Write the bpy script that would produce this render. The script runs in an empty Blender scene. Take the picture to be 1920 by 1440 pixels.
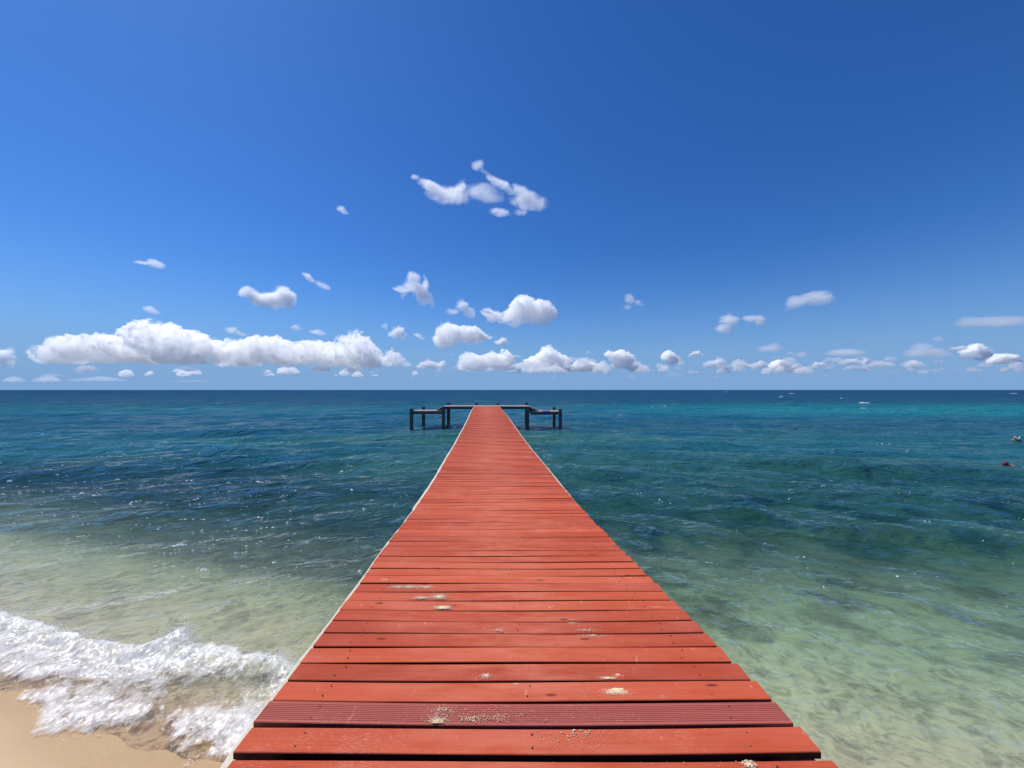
import bpy, bmesh, math, random
import numpy as np
from mathutils import Vector, Matrix

random.seed(7)
RNG = np.random.RandomState(11)
sc = bpy.context.scene
COL = sc.collection
R = math.radians

# ------------------------------------------------------------------ camera, sky, sun, exposure
CAM_Z = 4.05            # lens above the water
F = 721.0               # focal length in pixels of the 1920 px wide photograph
cam_d = bpy.data.cameras.new('camera')
cam = bpy.data.objects.new('camera', cam_d)
COL.objects.link(cam)
cam_d.sensor_width = 36.0
cam_d.lens = F / 1920 * 36.0
cam_d.shift_y = 11.0 / 1920
cam_d.clip_start = 0.05
cam_d.clip_end = 300000
cam.location = (0, 0, CAM_Z)
cam.rotation_euler = (R(90), 0, 0)
sc.camera = cam

SUN_EL, SUN_AZ = 58.0, -60.0      # azimuth from +Y, negative towards -X
w = bpy.data.worlds.new('World'); sc.world = w; w.use_nodes = True
wn = w.node_tree; wn.nodes.clear()
sky = wn.nodes.new('ShaderNodeTexSky'); sky.sky_type = 'NISHITA'
sky.sun_disc = False
sky.sun_elevation = R(SUN_EL); sky.sun_rotation = R(SUN_AZ)
sky.altitude = 0; sky.air_density = 1.0; sky.dust_density = 0.35; sky.ozone_density = 3.0
hs = wn.nodes.new('ShaderNodeHueSaturation'); hs.inputs['Saturation'].default_value = 1.22
bg = wn.nodes.new('ShaderNodeBackground'); bg.inputs[1].default_value = 0.10
wo = wn.nodes.new('ShaderNodeOutputWorld')
wn.links.new(sky.outputs[0], hs.inputs['Color'])
tn = wn.nodes.new('ShaderNodeMix'); tn.data_type = 'RGBA'; tn.blend_type = 'MULTIPLY'
tn.inputs[0].default_value = 1; tn.inputs[7].default_value = (.44, .74, 1.14, 1)
wn.links.new(hs.outputs[0], tn.inputs[6])
# pale moist air low over the sea
tc = wn.nodes.new('ShaderNodeTexCoord'); sp_ = wn.nodes.new('ShaderNodeSeparateXYZ'); wn.links.new(tc.outputs['Generated'], sp_.inputs[0])
rp = wn.nodes.new('ShaderNodeValToRGB'); rp.color_ramp.interpolation = 'B_SPLINE'
for k_, (p_, v_) in enumerate([(0.0, 1.0), (.05, .96), (.12, .45), (.22, .08), (.34, 0.0)]):
    if k_ >= 2: rp.color_ramp.elements.new(p_)
for e_, (p_, v_) in zip(rp.color_ramp.elements, [(0.0, 1.0), (.05, .96), (.12, .45), (.22, .08), (.34, 0.0)]):
    e_.position = p_; e_.color = (v_, v_, v_, 1)
wn.links.new(sp_.outputs['Z'], rp.inputs[0])
hz_ = wn.nodes.new('ShaderNodeMix'); hz_.data_type = 'RGBA'; hz_.inputs[7].default_value = (2.15, 3.85, 6.7, 1)
wn.links.new(rp.outputs[0], hz_.inputs[0]); wn.links.new(tn.outputs[2], hz_.inputs[6])
wn.links.new(hz_.outputs[2], bg.inputs[0]); wn.links.new(bg.outputs[0], wo.inputs[0])

sl = bpy.data.lights.new('sun', 'SUN'); sl.energy = 5.0; sl.angle = R(0.53); sl.color = (1.0, 0.96, 0.90)
sun = bpy.data.objects.new('sun', sl); COL.objects.link(sun)
sd = Vector((math.sin(R(SUN_AZ)) * math.cos(R(SUN_EL)), math.cos(R(SUN_AZ)) * math.cos(R(SUN_EL)), math.sin(R(SUN_EL))))
sun.rotation_euler = sd.to_track_quat('Z', 'Y').to_euler()
sun.location = (-20, 20, 30)

sc.view_settings.view_transform = 'Standard'
sc.view_settings.look = 'None'
sc.view_settings.exposure = 0.0
sc.view_settings.gamma = 1.0
cy = sc.cycles
cy.volume_bounces = 40
cy.max_bounces = 44
cy.transparent_max_bounces = 16
cy.volume_max_steps = 256
cy.sample_clamp_direct = 5
cy.sample_clamp_indirect = 6

# ------------------------------------------------------------------ helpers
def tag(o, label=None, cat=None, group=None, kind=None):
    if label: o['label'] = label
    if cat: o['category'] = cat
    if group: o['group'] = group
    if kind: o['kind'] = kind
    return o

def empty(name, loc):
    o = bpy.data.objects.new(name, None); o.empty_display_size = .2
    COL.objects.link(o); o.location = loc
    return o

def link_mesh(name, me, mat, parent=None):
    o = bpy.data.objects.new(name, me); COL.objects.link(o)
    if mat: me.materials.append(mat)
    if parent:
        o.parent = parent
    return o

def np_mesh(name, V, Fq, smooth=True):
    """V (n,3), Fq (m,k) uniform polygons"""
    me = bpy.data.meshes.new(name)
    V = np.asarray(V, np.float32); Fq = np.asarray(Fq, np.int32)
    m, k = Fq.shape
    me.vertices.add(len(V)); me.vertices.foreach_set('co', V.ravel())
    me.loops.add(m * k); me.loops.foreach_set('vertex_index', Fq.ravel())
    me.polygons.add(m); me.polygons.foreach_set('loop_start', np.arange(0, m * k, k, dtype=np.int32))
    if smooth:
        me.polygons.foreach_set('use_smooth', np.ones(m, bool))
    me.update(calc_edges=True)
    return me

def grid_faces(nx, ny):
    i = np.arange(nx * ny).reshape(ny, nx)
    return np.stack([i[:-1, :-1], i[:-1, 1:], i[1:, 1:], i[1:, :-1]], -1).reshape(-1, 4)

def fattr(me, name, arr):
    a = me.attributes.new(name, 'FLOAT', 'POINT'); a.data.foreach_set('value', np.asarray(arr, np.float32).ravel())

def vattr(me, name, arr):
    a = me.attributes.new(name, 'FLOAT_VECTOR', 'POINT'); a.data.foreach_set('vector', np.asarray(arr, np.float32).ravel())

def cattr(me, name, arr):
    arr = np.asarray(arr, np.float32)
    if arr.shape[-1] == 3: arr = np.concatenate([arr, np.ones(arr.shape[:-1] + (1,), np.float32)], -1)
    a = me.attributes.new(name, 'FLOAT_COLOR', 'POINT'); a.data.foreach_set('color', arr.ravel())

def _hash(ix, iy, seed):
    h = (ix.astype(np.int64) * 374761393 + iy.astype(np.int64) * 668265263 + seed * 1442695041) & 0xffffffff
    h = ((h ^ (h >> 13)) * 1274126177) & 0xffffffff
    return ((h ^ (h >> 16)) & 0xffffff) / float(0xffffff)

def vnoise(x, y, seed=0):
    ix = np.floor(x); iy = np.floor(y); fx = x - ix; fy = y - iy
    fx = fx * fx * (3 - 2 * fx); fy = fy * fy * (3 - 2 * fy)
    ix = ix.astype(np.int64); iy = iy.astype(np.int64)
    a = _hash(ix, iy, seed); b = _hash(ix + 1, iy, seed); c = _hash(ix, iy + 1, seed); d = _hash(ix + 1, iy + 1, seed)
    return (a * (1 - fx) + b * fx) * (1 - fy) + (c * (1 - fx) + d * fx) * fy

def fbm(x, y, seed=0, octaves=4, gain=.5):
    s = 0; a = 1; t = 0
    for o in range(octaves):
        s = s + a * vnoise(x * 2 ** o + 17.3 * o, y * 2 ** o - 9.1 * o, seed + o); t += a; a *= gain
    return s / t

def sstep(a, b, x):
    t = np.clip((x - a) / (b - a), 0, 1); return t * t * (3 - 2 * t)

class NT:
    """tiny node-tree builder"""
    def __init__(s, name):
        s.m = bpy.data.materials.new(name); s.m.use_nodes = True; s.t = s.m.node_tree; s.t.nodes.clear()
        s.out = s.n('ShaderNodeOutputMaterial')
    def n(s, typ, **kw):
        nd = s.t.nodes.new(typ)
        for k, v in kw.items():
            if k.startswith('i_'):
                key = k[2:]; key = int(key) if key.isdigit() else key.replace('_', ' ')
                s.set(nd, key, v)
            else: setattr(nd, k, v)
        return nd
    def set(s, nd, key, v):
        sock = nd.inputs[key]
        if isinstance(v, bpy.types.NodeSocket): s.t.links.new(v, sock)
        elif isinstance(v, bpy.types.Node): s.t.links.new(v.outputs[0], sock)
        else:
            if isinstance(v, (tuple, list)) and len(v) == 3 and sock.type == 'RGBA': v = (*v, 1)
            sock.default_value = v
    def math(s, op, a, b=None, c=None, clamp=False):
        nd = s.n('ShaderNodeMath', operation=op, use_clamp=clamp); s.set(nd, 0, a)
        if b is not None: s.set(nd, 1, b)
        if c is not None: s.set(nd, 2, c)
        return nd.outputs[0]
    def mixc(s, f, a, b, mode='MIX'):
        nd = s.n('ShaderNodeMix', data_type='RGBA', blend_type=mode); s.set(nd, 0, f); s.set(nd, 6, a); s.set(nd, 7, b)
        return nd.outputs[2]
    def ramp(s, f, stops):
        nd = s.n('ShaderNodeValToRGB'); s.set(nd, 0, f); e = nd.color_ramp.elements
        while len(e) < len(stops): e.new(.5)
        for k, (p, c) in enumerate(stops):
            e[k].position = p; e[k].color = (*c, 1) if not isinstance(c, float) else (c, c, c, 1)
        return nd.outputs[0]
    def noise(s, vec, scale, detail=4, rough=.55, dist=0.0):
        nd = s.n('ShaderNodeTexNoise'); s.set(nd, 'Vector', vec); s.set(nd, 'Scale', scale)
        s.set(nd, 'Detail', detail); s.set(nd, 'Roughness', rough); s.set(nd, 'Distortion', dist); return nd.outputs[0]
    def mapping(s, vec, scale=(1, 1, 1), rot=(0, 0, 0), loc=(0, 0, 0)):
        nd = s.n('ShaderNodeMapping'); s.set(nd, 'Vector', vec); s.set(nd, 'Scale', scale); s.set(nd, 'Rotation', rot); s.set(nd, 'Location', loc)
        return nd.outputs[0]
    def attr(s, name, o=2):
        return s.n('ShaderNodeAttribute', attribute_name=name).outputs[o]   # 0 color 1 vector 2 fac
    def bump(s, h, strength=1, dist=.01, normal=None):
        nd = s.n('ShaderNodeBump'); s.set(nd, 'Height', h); s.set(nd, 'Strength', strength); s.set(nd, 'Distance', dist)
        if normal: s.set(nd, 'Normal', normal)
        return nd.outputs[0]
    def surf(s, sh): s.t.links.new(sh, s.out.inputs[0]); return s.m
    def principled(s, color, rough, normal=None, spec=.5):
        p = s.n('ShaderNodeBsdfPrincipled'); s.set(p, 'Base Color', color); s.set(p, 'Roughness', rough)
        s.set(p, 'Specular IOR Level', spec)
        if normal: s.set(p, 'Normal', normal)
        return p.outputs[0]
    def objco(s): return s.n('ShaderNodeTexCoord').outputs['Object']

# ------------------------------------------------------------------ shape of the shore, the bed and the sea
SH_X = np.array([-400, -60, -30, -10, -6.9, -3, 4, 10, 40, 120, 400.])
SH_Y = np.array([90, 22, 12, 6.0, 5.1, 4.0, 2.9, 2.0, -2, -12, -60.])

def seaward(x, y):
    return (y - np.interp(x, SH_X, SH_Y)) * .96

def bed_depth(x, y):
    s = seaward(x, y)
    d = np.where(s < 0, s * .13, 0)
    sp = np.clip(s, 0, None)
    d = d + .10 * np.minimum(sp, 3) + .17 * np.clip(sp - 3, 0, 12) + .05 * np.clip(sp - 15, 0, 60) + .02 * np.clip(sp - 75, 0, 600)
    d = d + np.where(s > 1, (fbm(x * .3, y * .3, 5) - .5) * .35 * sstep(1, 6, s), 0)
    return np.minimum(d, 20)

def veg_map(x, y):
    """share of the bed under dark seagrass and rock"""
    n = fbm(x * .16 + 3, y * .22, 21, 4); n2 = fbm(x * .6, y * .8, 31, 4)
    left = sstep(0, 1.5, y - (7.7 + .27 * np.clip(-x - 3, 0, 14)) + (n - .5) * 3.0)
    left = left * (1 - .85 * np.exp(-(((x + 7.2) / 4.2) ** 2 + ((y - 21) / 3.0) ** 2)))
    left = left * (1 - .6 * np.exp(-(((x + 22) / 10) ** 2 + ((y - 30) / 5.0) ** 2)))
    right = sstep(6.8, 11.5, y - .12 * x + (n2 - .5) * 5.0) * (.62 + .5 * (n - .4)) + .75 * sstep(.50, .62, fbm(x * .9, y * 1.1, 33, 4)) * sstep(4.8, 7.0, y)
    m = sstep(-2.5, 1.0, x)
    v = left * (1 - m) + right * m
    return np.clip(v, 0, 1)

def axis(lo, hi, a, n):
    ulo = np.arcsinh(lo / a); uhi = np.arcsinh(hi / a)
    return a * np.sinh(np.linspace(ulo, uhi, n))

def warp(x, y):
    P = .93 * y + .37 * np.sqrt(x * x + 20.) * np.exp(-np.abs(x) / 120.)
    return P, x

COMP = []
for lam, amp, sp in ((11, .060, 12), (7, .050, 16), (4.6, .036, 20), (3.1, .030, 24), (2.2, .024, 28), (1.5, .019, 40), (1.0, .0140, 55), (.68, .010, 65), (.45, .0065, 75), (.3, .0042, 80)):
    for k in range(5):
        COMP.append((lam * RNG.uniform(.8, 1.25), amp * RNG.uniform(.7, 1.2), R(RNG.uniform(-sp, sp)), RNG.uniform(0, 6.283)))

def sea_height(x, y, sx, sy):
    P, Q = warp(x, y)
    z = np.zeros_like(x)
    gust = .55 + .9 * fbm(x * .07, y * .09, 71, 3)
    for lam, amp, th, ph in COMP:
        k = 6.2832 / lam
        vis = np.clip((lam / np.maximum(sy, sx * abs(math.sin(th)) + 1e-6) - 3) / 3, 0, 1)
        if vis.max() <= 0: continue
        a = k * (math.cos(th) * P + math.sin(th) * Q) + ph + .8 * np.sin(.23 * x + ph * 3) + .6 * np.sin(.31 * y + ph)
        s = np.sin(a)
        z += amp * vis * (s + .22 * np.cos(2 * a)) * (gust if lam < 5 else 1)
    d = np.clip(bed_depth(x, y), 0, 3)
    return z * np.clip(.10 + d / 1.6, 0, 1) * .8

# --- foam band of the breaking wave at the beach (world x -> edges in y)
FT = np.array([(-30, 13.5), (-14, 8.4), (-10, 7.05), (-9.15, 6.87), (-7.6, 6.45), (-6.47, 6.10), (-5.6, 5.98), (-5.3, 6.28), (-5.0, 6.02), (-4.33, 6.0), (-3.22, 5.6), (-2, 5.2), (2, 4.55), (3.4, 4.35), (4.3, 4.12), (5, 3.7)])
FB = np.array([(-30, 12.6), (-14, 7.2), (-10, 6.05), (-6.9, 5.2), (-6.1, 4.86), (-5.75, 4.42), (-5.3, 4.40), (-4.56, 4.51), (-4.25, 4.62), (-3.9, 4.32), (-3.26, 4.10), (-2.5, 3.9), (0, 3.5), (3.4, 3.6), (4.3, 3.7), (5, 3.6)])

# ------------------------------------------------------------------ water
SURF = {}
def build_water():
    nx, ny = 1250, 1000
    X = axis(-90000, 90000, 3.2, nx); Y = axis(-3, 120000, 4.0, ny)
    gx, gy = np.meshgrid(X, Y)
    sx = np.gradient(X)[None, :] + 0 * gx; sy = np.gradient(Y)[:, None] + 0 * gy
    z = sea_height(gx, gy, sx, sy)
    d = bed_depth(gx, gy)
    veg = veg_map(gx, gy)
    P, Q = warp(gx, gy)
    me = np_mesh('water', np.stack([gx, gy, z], -1).reshape(-1, 3), grid_faces(nx, ny))
    # share of light scattered back by the water column, and its own colour
    dist = np.hypot(gx, gy)
    dd = np.clip(d, 0, None)
    alpha = 1 - np.exp(-.30 * dd - .12 * dd * dd)
    alpha = np.clip(alpha + sstep(24, 55, dist), 0, 1)
    teal = np.array([.006, .165, .205]); navy = np.array([.006, .070, .130]); grass = np.array([.010, .056, .062])
    green = np.array([.045, .165, .120]); deep = np.array([.006, .062, .140]); mid = np.array([.012, .098, .122])
    def mix(a, b, t): return a * (1 - t[..., None]) + b * t[..., None]
    turb = np.array([.22, .26, .15])
    nearc = mix(turb[None, None] + 0 * gx[..., None], green, sstep(.35, 1.5, dd))
    nearc = mix(nearc, grass, veg * sstep(.35, 1.0, dd))
    nbig = fbm(gx * .012, gy * .05, 41, 4); nb2 = fbm(gx * .03 + 9, gy * .10, 51, 4)
    midc = mix(mid[None, None] + 0 * gx[..., None], green * .8, sstep(.45, .7, nb2) * .7)
    c = mix(nearc, midc, sstep(13, 26, gy))
    # sandy teal bank beyond the pier head, broad on the right
    band = np.exp(-((np.log(np.maximum(gy, 1)) - math.log(78)) / .32) ** 2)
    sidew = .35 + .65 * sstep(-10, 90, gx) 
    bankw = np.clip(band * sidew * sstep(.22, .55, nbig + .18) * 1.25, 0, 1)
    darkband = np.exp(-((np.log(np.maximum(gy, 1)) - math.log(42)) / .20) ** 2)
    c = mix(c, navy, np.clip(sstep(36, 60, gy) * 1.0, 0, 1))
    c = mix(c, navy * .9, darkband * .55)
    c = mix(c, teal, bankw)
    c = mix(c, deep, sstep(110, 260, gy))
    cattr(me, 'tone', c.reshape(-1, 3))
    fattr(me, 'alpha', alpha); fattr(me, 'dist', dist)
    tr = np.exp(-(dd + .45 * sstep(0, .35, dd))[..., None] * np.array([.31, .035, .115])[None, None])
    lf = (sstep(0, 3, -gx) * sstep(0, .3, dd))[..., None]; tr = np.clip(tr * (1 + lf * (np.array([1.06, .97, .96]) - 1)), 0, .99)
    cattr(me, 'tint', tr.reshape(-1, 3))
    vattr(me, 'pq', np.stack([Q, P, 0 * P], -1).reshape(-1, 3))
    m = NT('sea_water')
    pq = m.attr('pq', 1); dist_ = m.attr('dist')
    b1 = m.noise(m.mapping(pq, (2.2, 3.3, 1)), 1.7, 3, .55, .8)
    b2 = m.noise(m.mapping(pq, (.95, 1.45, 1), loc=(7, 3, 0)), 1.0, 4, .58, .9)
    b3 = m.noise(m.mapping(pq, (.24, .36, 1), loc=(1, 9, 0)), 1.0, 4, .60, .6)
    b4 = m.noise(m.mapping(pq, (.045, .08, 1), loc=(5, 2, 0)), 1.0, 5, .62, .3)
    far1 = m.math('DIVIDE', dist_, 30, clamp=True)
    far2 = m.math('DIVIDE', dist_, 120, clamp=True)
    far3 = m.math('DIVIDE', dist_, 700, clamp=True)
    n = m.bump(b1, 1.0, .075)
    n = m.bump(b2, 1.0, m.math('MULTIPLY_ADD', far1, .34, .10), n)
    n = m.bump(b3, 1.0, m.math('MULTIPLY_ADD', far2, 2.2, .10), n)
    n = m.bump(b4, 1.0, m.math('MULTIPLY', far3, 14.0), n)
    fr = m.n('ShaderNodeFresnel', i_IOR=1.33, i_Normal=n).outputs[0]
    fr = m.math('MINIMUM', fr, m.math('MULTIPLY_ADD', far2, -.30, .46))
    gl = m.n('ShaderNodeBsdfGlossy', i_Color=(1, 1, 1), i_Roughness=m.math('MULTIPLY_ADD', far1, .015, .02), i_Normal=n).outputs[0]
    # ripple light net painted into the water tint: less light passes between the bright lines
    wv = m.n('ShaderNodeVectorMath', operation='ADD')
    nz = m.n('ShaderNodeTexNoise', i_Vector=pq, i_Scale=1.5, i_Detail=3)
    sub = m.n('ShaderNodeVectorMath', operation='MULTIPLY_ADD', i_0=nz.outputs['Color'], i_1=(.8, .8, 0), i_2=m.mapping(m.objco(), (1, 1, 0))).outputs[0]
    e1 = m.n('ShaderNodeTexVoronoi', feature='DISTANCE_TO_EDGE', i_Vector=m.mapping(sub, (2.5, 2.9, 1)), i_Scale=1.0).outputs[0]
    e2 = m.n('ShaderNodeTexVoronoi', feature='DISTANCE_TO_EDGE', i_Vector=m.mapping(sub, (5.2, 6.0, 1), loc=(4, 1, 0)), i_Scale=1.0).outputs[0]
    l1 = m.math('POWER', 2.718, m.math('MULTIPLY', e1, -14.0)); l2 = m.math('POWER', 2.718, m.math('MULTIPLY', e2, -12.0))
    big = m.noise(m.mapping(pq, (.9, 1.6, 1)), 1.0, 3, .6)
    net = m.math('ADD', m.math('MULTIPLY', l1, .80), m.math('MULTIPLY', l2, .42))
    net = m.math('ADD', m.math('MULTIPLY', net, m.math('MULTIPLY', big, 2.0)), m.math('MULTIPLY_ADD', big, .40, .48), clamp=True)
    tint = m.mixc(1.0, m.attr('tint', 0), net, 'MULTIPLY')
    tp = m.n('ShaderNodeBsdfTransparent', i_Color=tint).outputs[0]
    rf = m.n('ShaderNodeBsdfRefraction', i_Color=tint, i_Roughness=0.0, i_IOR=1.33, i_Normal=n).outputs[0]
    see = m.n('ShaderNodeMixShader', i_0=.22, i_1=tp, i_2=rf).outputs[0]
    body = m.n('ShaderNodeBsdfDiffuse', i_Color=m.attr('tone', 0), i_Normal=n).outputs[0]
    mixb = m.n('ShaderNodeMixShader', i_0=m.attr('alpha'), i_1=see, i_2=body).outputs[0]
    fin = m.n('ShaderNodeMixShader', i_0=fr, i_1=mixb, i_2=gl).outputs[0]
    o = link_mesh('water', me, m.surf(fin))
    tag(o, kind='structure')
    return o
build_water()

# ------------------------------------------------------------------ sand: beach and sea bed in one sheet
def build_bed():
    nx, ny = 620, 620
    X = axis(-3000, 3000, 3.0, nx); Y = axis(-40, 3000, 3.0, ny)
    gx, gy = np.meshgrid(X, Y)
    d = bed_depth(gx, gy)
    z = -d
    z += (fbm(gx * 1.3, gy * 1.3, 88, 3) - .5) * .03
    me = np_mesh('sand', np.stack([gx, gy, z], -1).reshape(-1, 3), grid_faces(nx, ny))
    fattr(me, 'veg', veg_map(gx, gy)); fattr(me, 'soak', sstep(-.75, -.05, seaward(gx, gy) + (fbm(gx * 2, gy * 2, 77, 3) - .5) * .5)); fattr(me, 'under', sstep(.2, 1.5, seaward(gx, gy))); fattr(me, 'wet', sstep(-1.6, -.4, seaward(gx, gy)))
    m = NT('beach_sand')
    co = m.objco()
    n1 = m.noise(co, 60, 4, .7); n2 = m.noise(co, 1.2, 5, .6); n3 = m.noise(m.mapping(co, (.7, 1.3, 1)), 2.4, 5, .6, .4)
    sand = m.mixc(n1, (.56, .37, .19), (.64, .45, .25))
    sand = m.mixc(m.math('MULTIPLY', n2, .35), sand, (.44, .35, .24))
    sub = m.mixc(m.attr('under'), sand, m.mixc(n2, (.82, .76, .60), (.56, .54, .38)))
    wetc = m.mixc(1.0, sub, (.88, .86, .82), 'MULTIPLY')
    sand = m.mixc(m.attr('wet'), sand, wetc)
    sand = m.mixc(m.attr('soak'), sand, m.mixc(1.0, sand, (.80, .76, .70), 'MULTIPLY'))
    spk = m.n('ShaderNodeTexVoronoi', feature='F1', i_Vector=co, i_Scale=9.0).outputs[0]
    sand = m.mixc(m.ramp(spk, [(.04, .7), (.075, 0.0)]), sand, (.22, .15, .09))
    grass = m.mixc(m.ramp(n3, [(.42, 0.0), (.62, 1.0)]), (.018, .030, .024), (.085, .095, .045))
    vf = m.math('MULTIPLY', m.attr('veg'), m.ramp(m.noise(co, 1.6, 6, .65, .3), [(.30, .55), (.55, 1.0)]), clamp=True)
    c = m.mixc(vf, sand, grass)
    nb = m.bump(m.noise(co, 35, 4, .6), .35, .01, m.bump(n2, .5, .05))
    o = link_mesh('sand', me, m.surf(m.principled(c, m.math('MULTIPLY_ADD', m.attr('wet'), -.35, .85), nb, .35)))
    tag(o, kind='structure')
build_bed()

# ------------------------------------------------------------------ foam
def foam_cov(x, y):
    t = np.interp(x, FT[:, 0], FT[:, 1]); b = np.interp(x, FB[:, 0], FB[:, 1])
    v = (y - b) / (t - b)                       # 0 at the swash edge, 1 at the crest
    e = (fbm(x * 2.2, y * 2.2, 61, 4) - .5)
    e2 = (fbm(x * 9, y * 7, 62, 3) - .5)
    inside = sstep(-.10, .22, v + e * .42 + e2 * .12) * (1 - sstep(.92, 1.04, v + e * .22 + e2 * .10))
    P = (x + 3.95) / 1.0; Qh = (y - 5.15) / .36
    hole = np.exp(-(P ** 2 + Qh ** 2)) * .75
    hole2 = np.exp(-(((x + 6.3) / .7) ** 2 + ((y - 5.25) / .12) ** 2)) * .5
    inside = inside * (1 - .9 * sstep(1.0, 2.2, x))
    return inside - hole * (1 - .3 * sstep(.3, .7, fbm(x * 5, y * 5, 63, 3))) - hole2, v

def build_foam():
    X = np.arange(-11.5, 4.9, .016); Y = np.arange(3.3, 8.2, .016)
    gx, gy = np.meshgrid(X, Y)
    cov, v = foam_cov(gx, gy)
    vv = np.clip(v, 0, 1.1)
    h = .012 + .10 * np.exp(-((vv - .86) / .20) ** 2) + .05 * np.exp(-((vv - .35) / .22) ** 2)
    sp = np.exp(-(((gx + 5.3) / .35) ** 2)) + .6 * np.exp(-(((gx + 3.4) / .4) ** 2))
    h = h + sp * .12 * np.exp(-((vv - .9) / .12) ** 2)
    rough = (fbm(gx * 7, gy * 7, 64, 4, .55) - .5) * .09 + (fbm(gx * 26, gy * 22, 65, 2) - .5) * .022
    z = np.maximum(0, -bed_depth(gx, gy)) + (h + rough * (.35 + .8 * vv)) * sstep(-.1, .5, cov) + .006
    nx, ny = len(X), len(Y)
    fq = grid_faces(nx, ny)
    keep = (cov.ravel()[fq].max(1) > .02) & ~((gx.ravel()[fq[:, 0]] > -1.0) & (gx.ravel()[fq[:, 0]] < 1.1) & (gy.ravel()[fq[:, 0]] < 2.0))
    keep &= ~((gx.ravel()[fq[:, 0]] > -.35) & (gx.ravel()[fq[:, 0]] < 1.5))
    fq = fq[keep]
    used = np.unique(fq); remap = -np.ones(nx * ny, np.int64); remap[used] = np.arange(len(used))
    V = np.stack([gx, gy, z], -1).reshape(-1, 3)[used]
    me = np_mesh('foam', V, remap[fq])
    fattr(me, 'cov', cov.ravel()[used])
    m = NT('sea_foam')
    co = m.objco()
    a1 = m.noise(m.mapping(co, (1.3, .8, 1)), 13, 6, .66, 1.2); a2 = m.noise(m.mapping(co, (1, 1, 1), rot=(0, 0, .5)), 5, 4, .6, .5)
    s = m.math('ADD', m.math('MULTIPLY', a1, .48), m.math('MULTIPLY', a2, .52))
    th = m.math('MULTIPLY_ADD', m.attr('cov'), -.42, .72)
    al = m.math('MULTIPLY', m.math('SUBTRACT', s, th), 3.4, clamp=True)
    nb = m.bump(a1, .4, .015)
    di = m.n('ShaderNodeBsdfDiffuse', i_Color=(.93, .93, .93), i_Normal=nb).outputs[0]
    tl = m.n('ShaderNodeBsdfTranslucent', i_Color=(.92, .93, .93), i_Normal=nb).outputs[0]
    gl = m.n('ShaderNodeBsdfGlossy', i_Color=(1, 1, 1), i_Roughness=.25, i_Normal=nb).outputs[0]
    w1 = m.n('ShaderNodeMixShader', i_0=.35, i_1=di, i_2=tl).outputs[0]
    w2 = m.n('ShaderNodeMixShader', i_0=.04, i_1=w1, i_2=gl).outputs[0]
    tp = m.n('ShaderNodeBsdfTransparent').outputs[0]
    o = link_mesh('foam', me, m.surf(m.n('ShaderNodeMixShader', i_0=al, i_1=tp, i_2=w2).outputs[0]))
    tag(o, 'white foam of a small wave breaking on the sand left of the pier', 'sea foam', kind='stuff')
    # spray: small drops thrown up along the crest
    octa = np.array([(1, 0, 0), (-1, 0, 0), (0, 1, 0), (0, -1, 0), (0, 0, 1), (0, 0, -1)], float)
    of = np.array([(0, 2, 4), (2, 1, 4), (1, 3, 4), (3, 0, 4), (2, 0, 5), (1, 2, 5), (3, 1, 5), (0, 3, 5)])
    n = 9000
    px = RNG.uniform(-10.5, -2.6, n); px[:1500] = RNG.normal(-5.3, .22, 1500); px[1500:2500] = RNG.normal(-3.3, .3, 1000)
    t = np.interp(px, FT[:, 0], FT[:, 1]); b = np.interp(px, FB[:, 0], FB[:, 1])
    vv = np.where(RNG.rand(n) < .7, RNG.normal(.97, .07, n), RNG.uniform(0, 1, n))
    py = b + vv * (t - b)
    clump = vnoise(px * 3, py * 3, 66)
    pz = .02 + np.abs(RNG.normal(0, .06, n)) * np.exp(-((vv - .93) / .15) ** 2) * (1 + 2.2 * np.exp(-((px + 5.3) / .3) ** 2) + np.exp(-((px + 3.3) / .3) ** 2))
    r = RNG.uniform(.0022, .0075, n) * (.5 + clump)
    V = (octa[None] * r[:, None, None] * RNG.uniform(.6, 1.5, (n, 1, 3)) + np.stack([px, py, pz], -1)[:, None]).reshape(-1, 3)
    Fq = (of[None] + np.arange(n)[:, None, None] * 6).reshape(-1, 3)
    me = np_mesh('spray', V, Fq)
    m = NT('spray_drops')
    o = link_mesh('spray', me, m.surf(m.principled((.85, .88, .90), .3)))
    tag(o, 'white drops of spray above the foam crest left of the pier', 'spray', kind='stuff')
build_foam()

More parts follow.
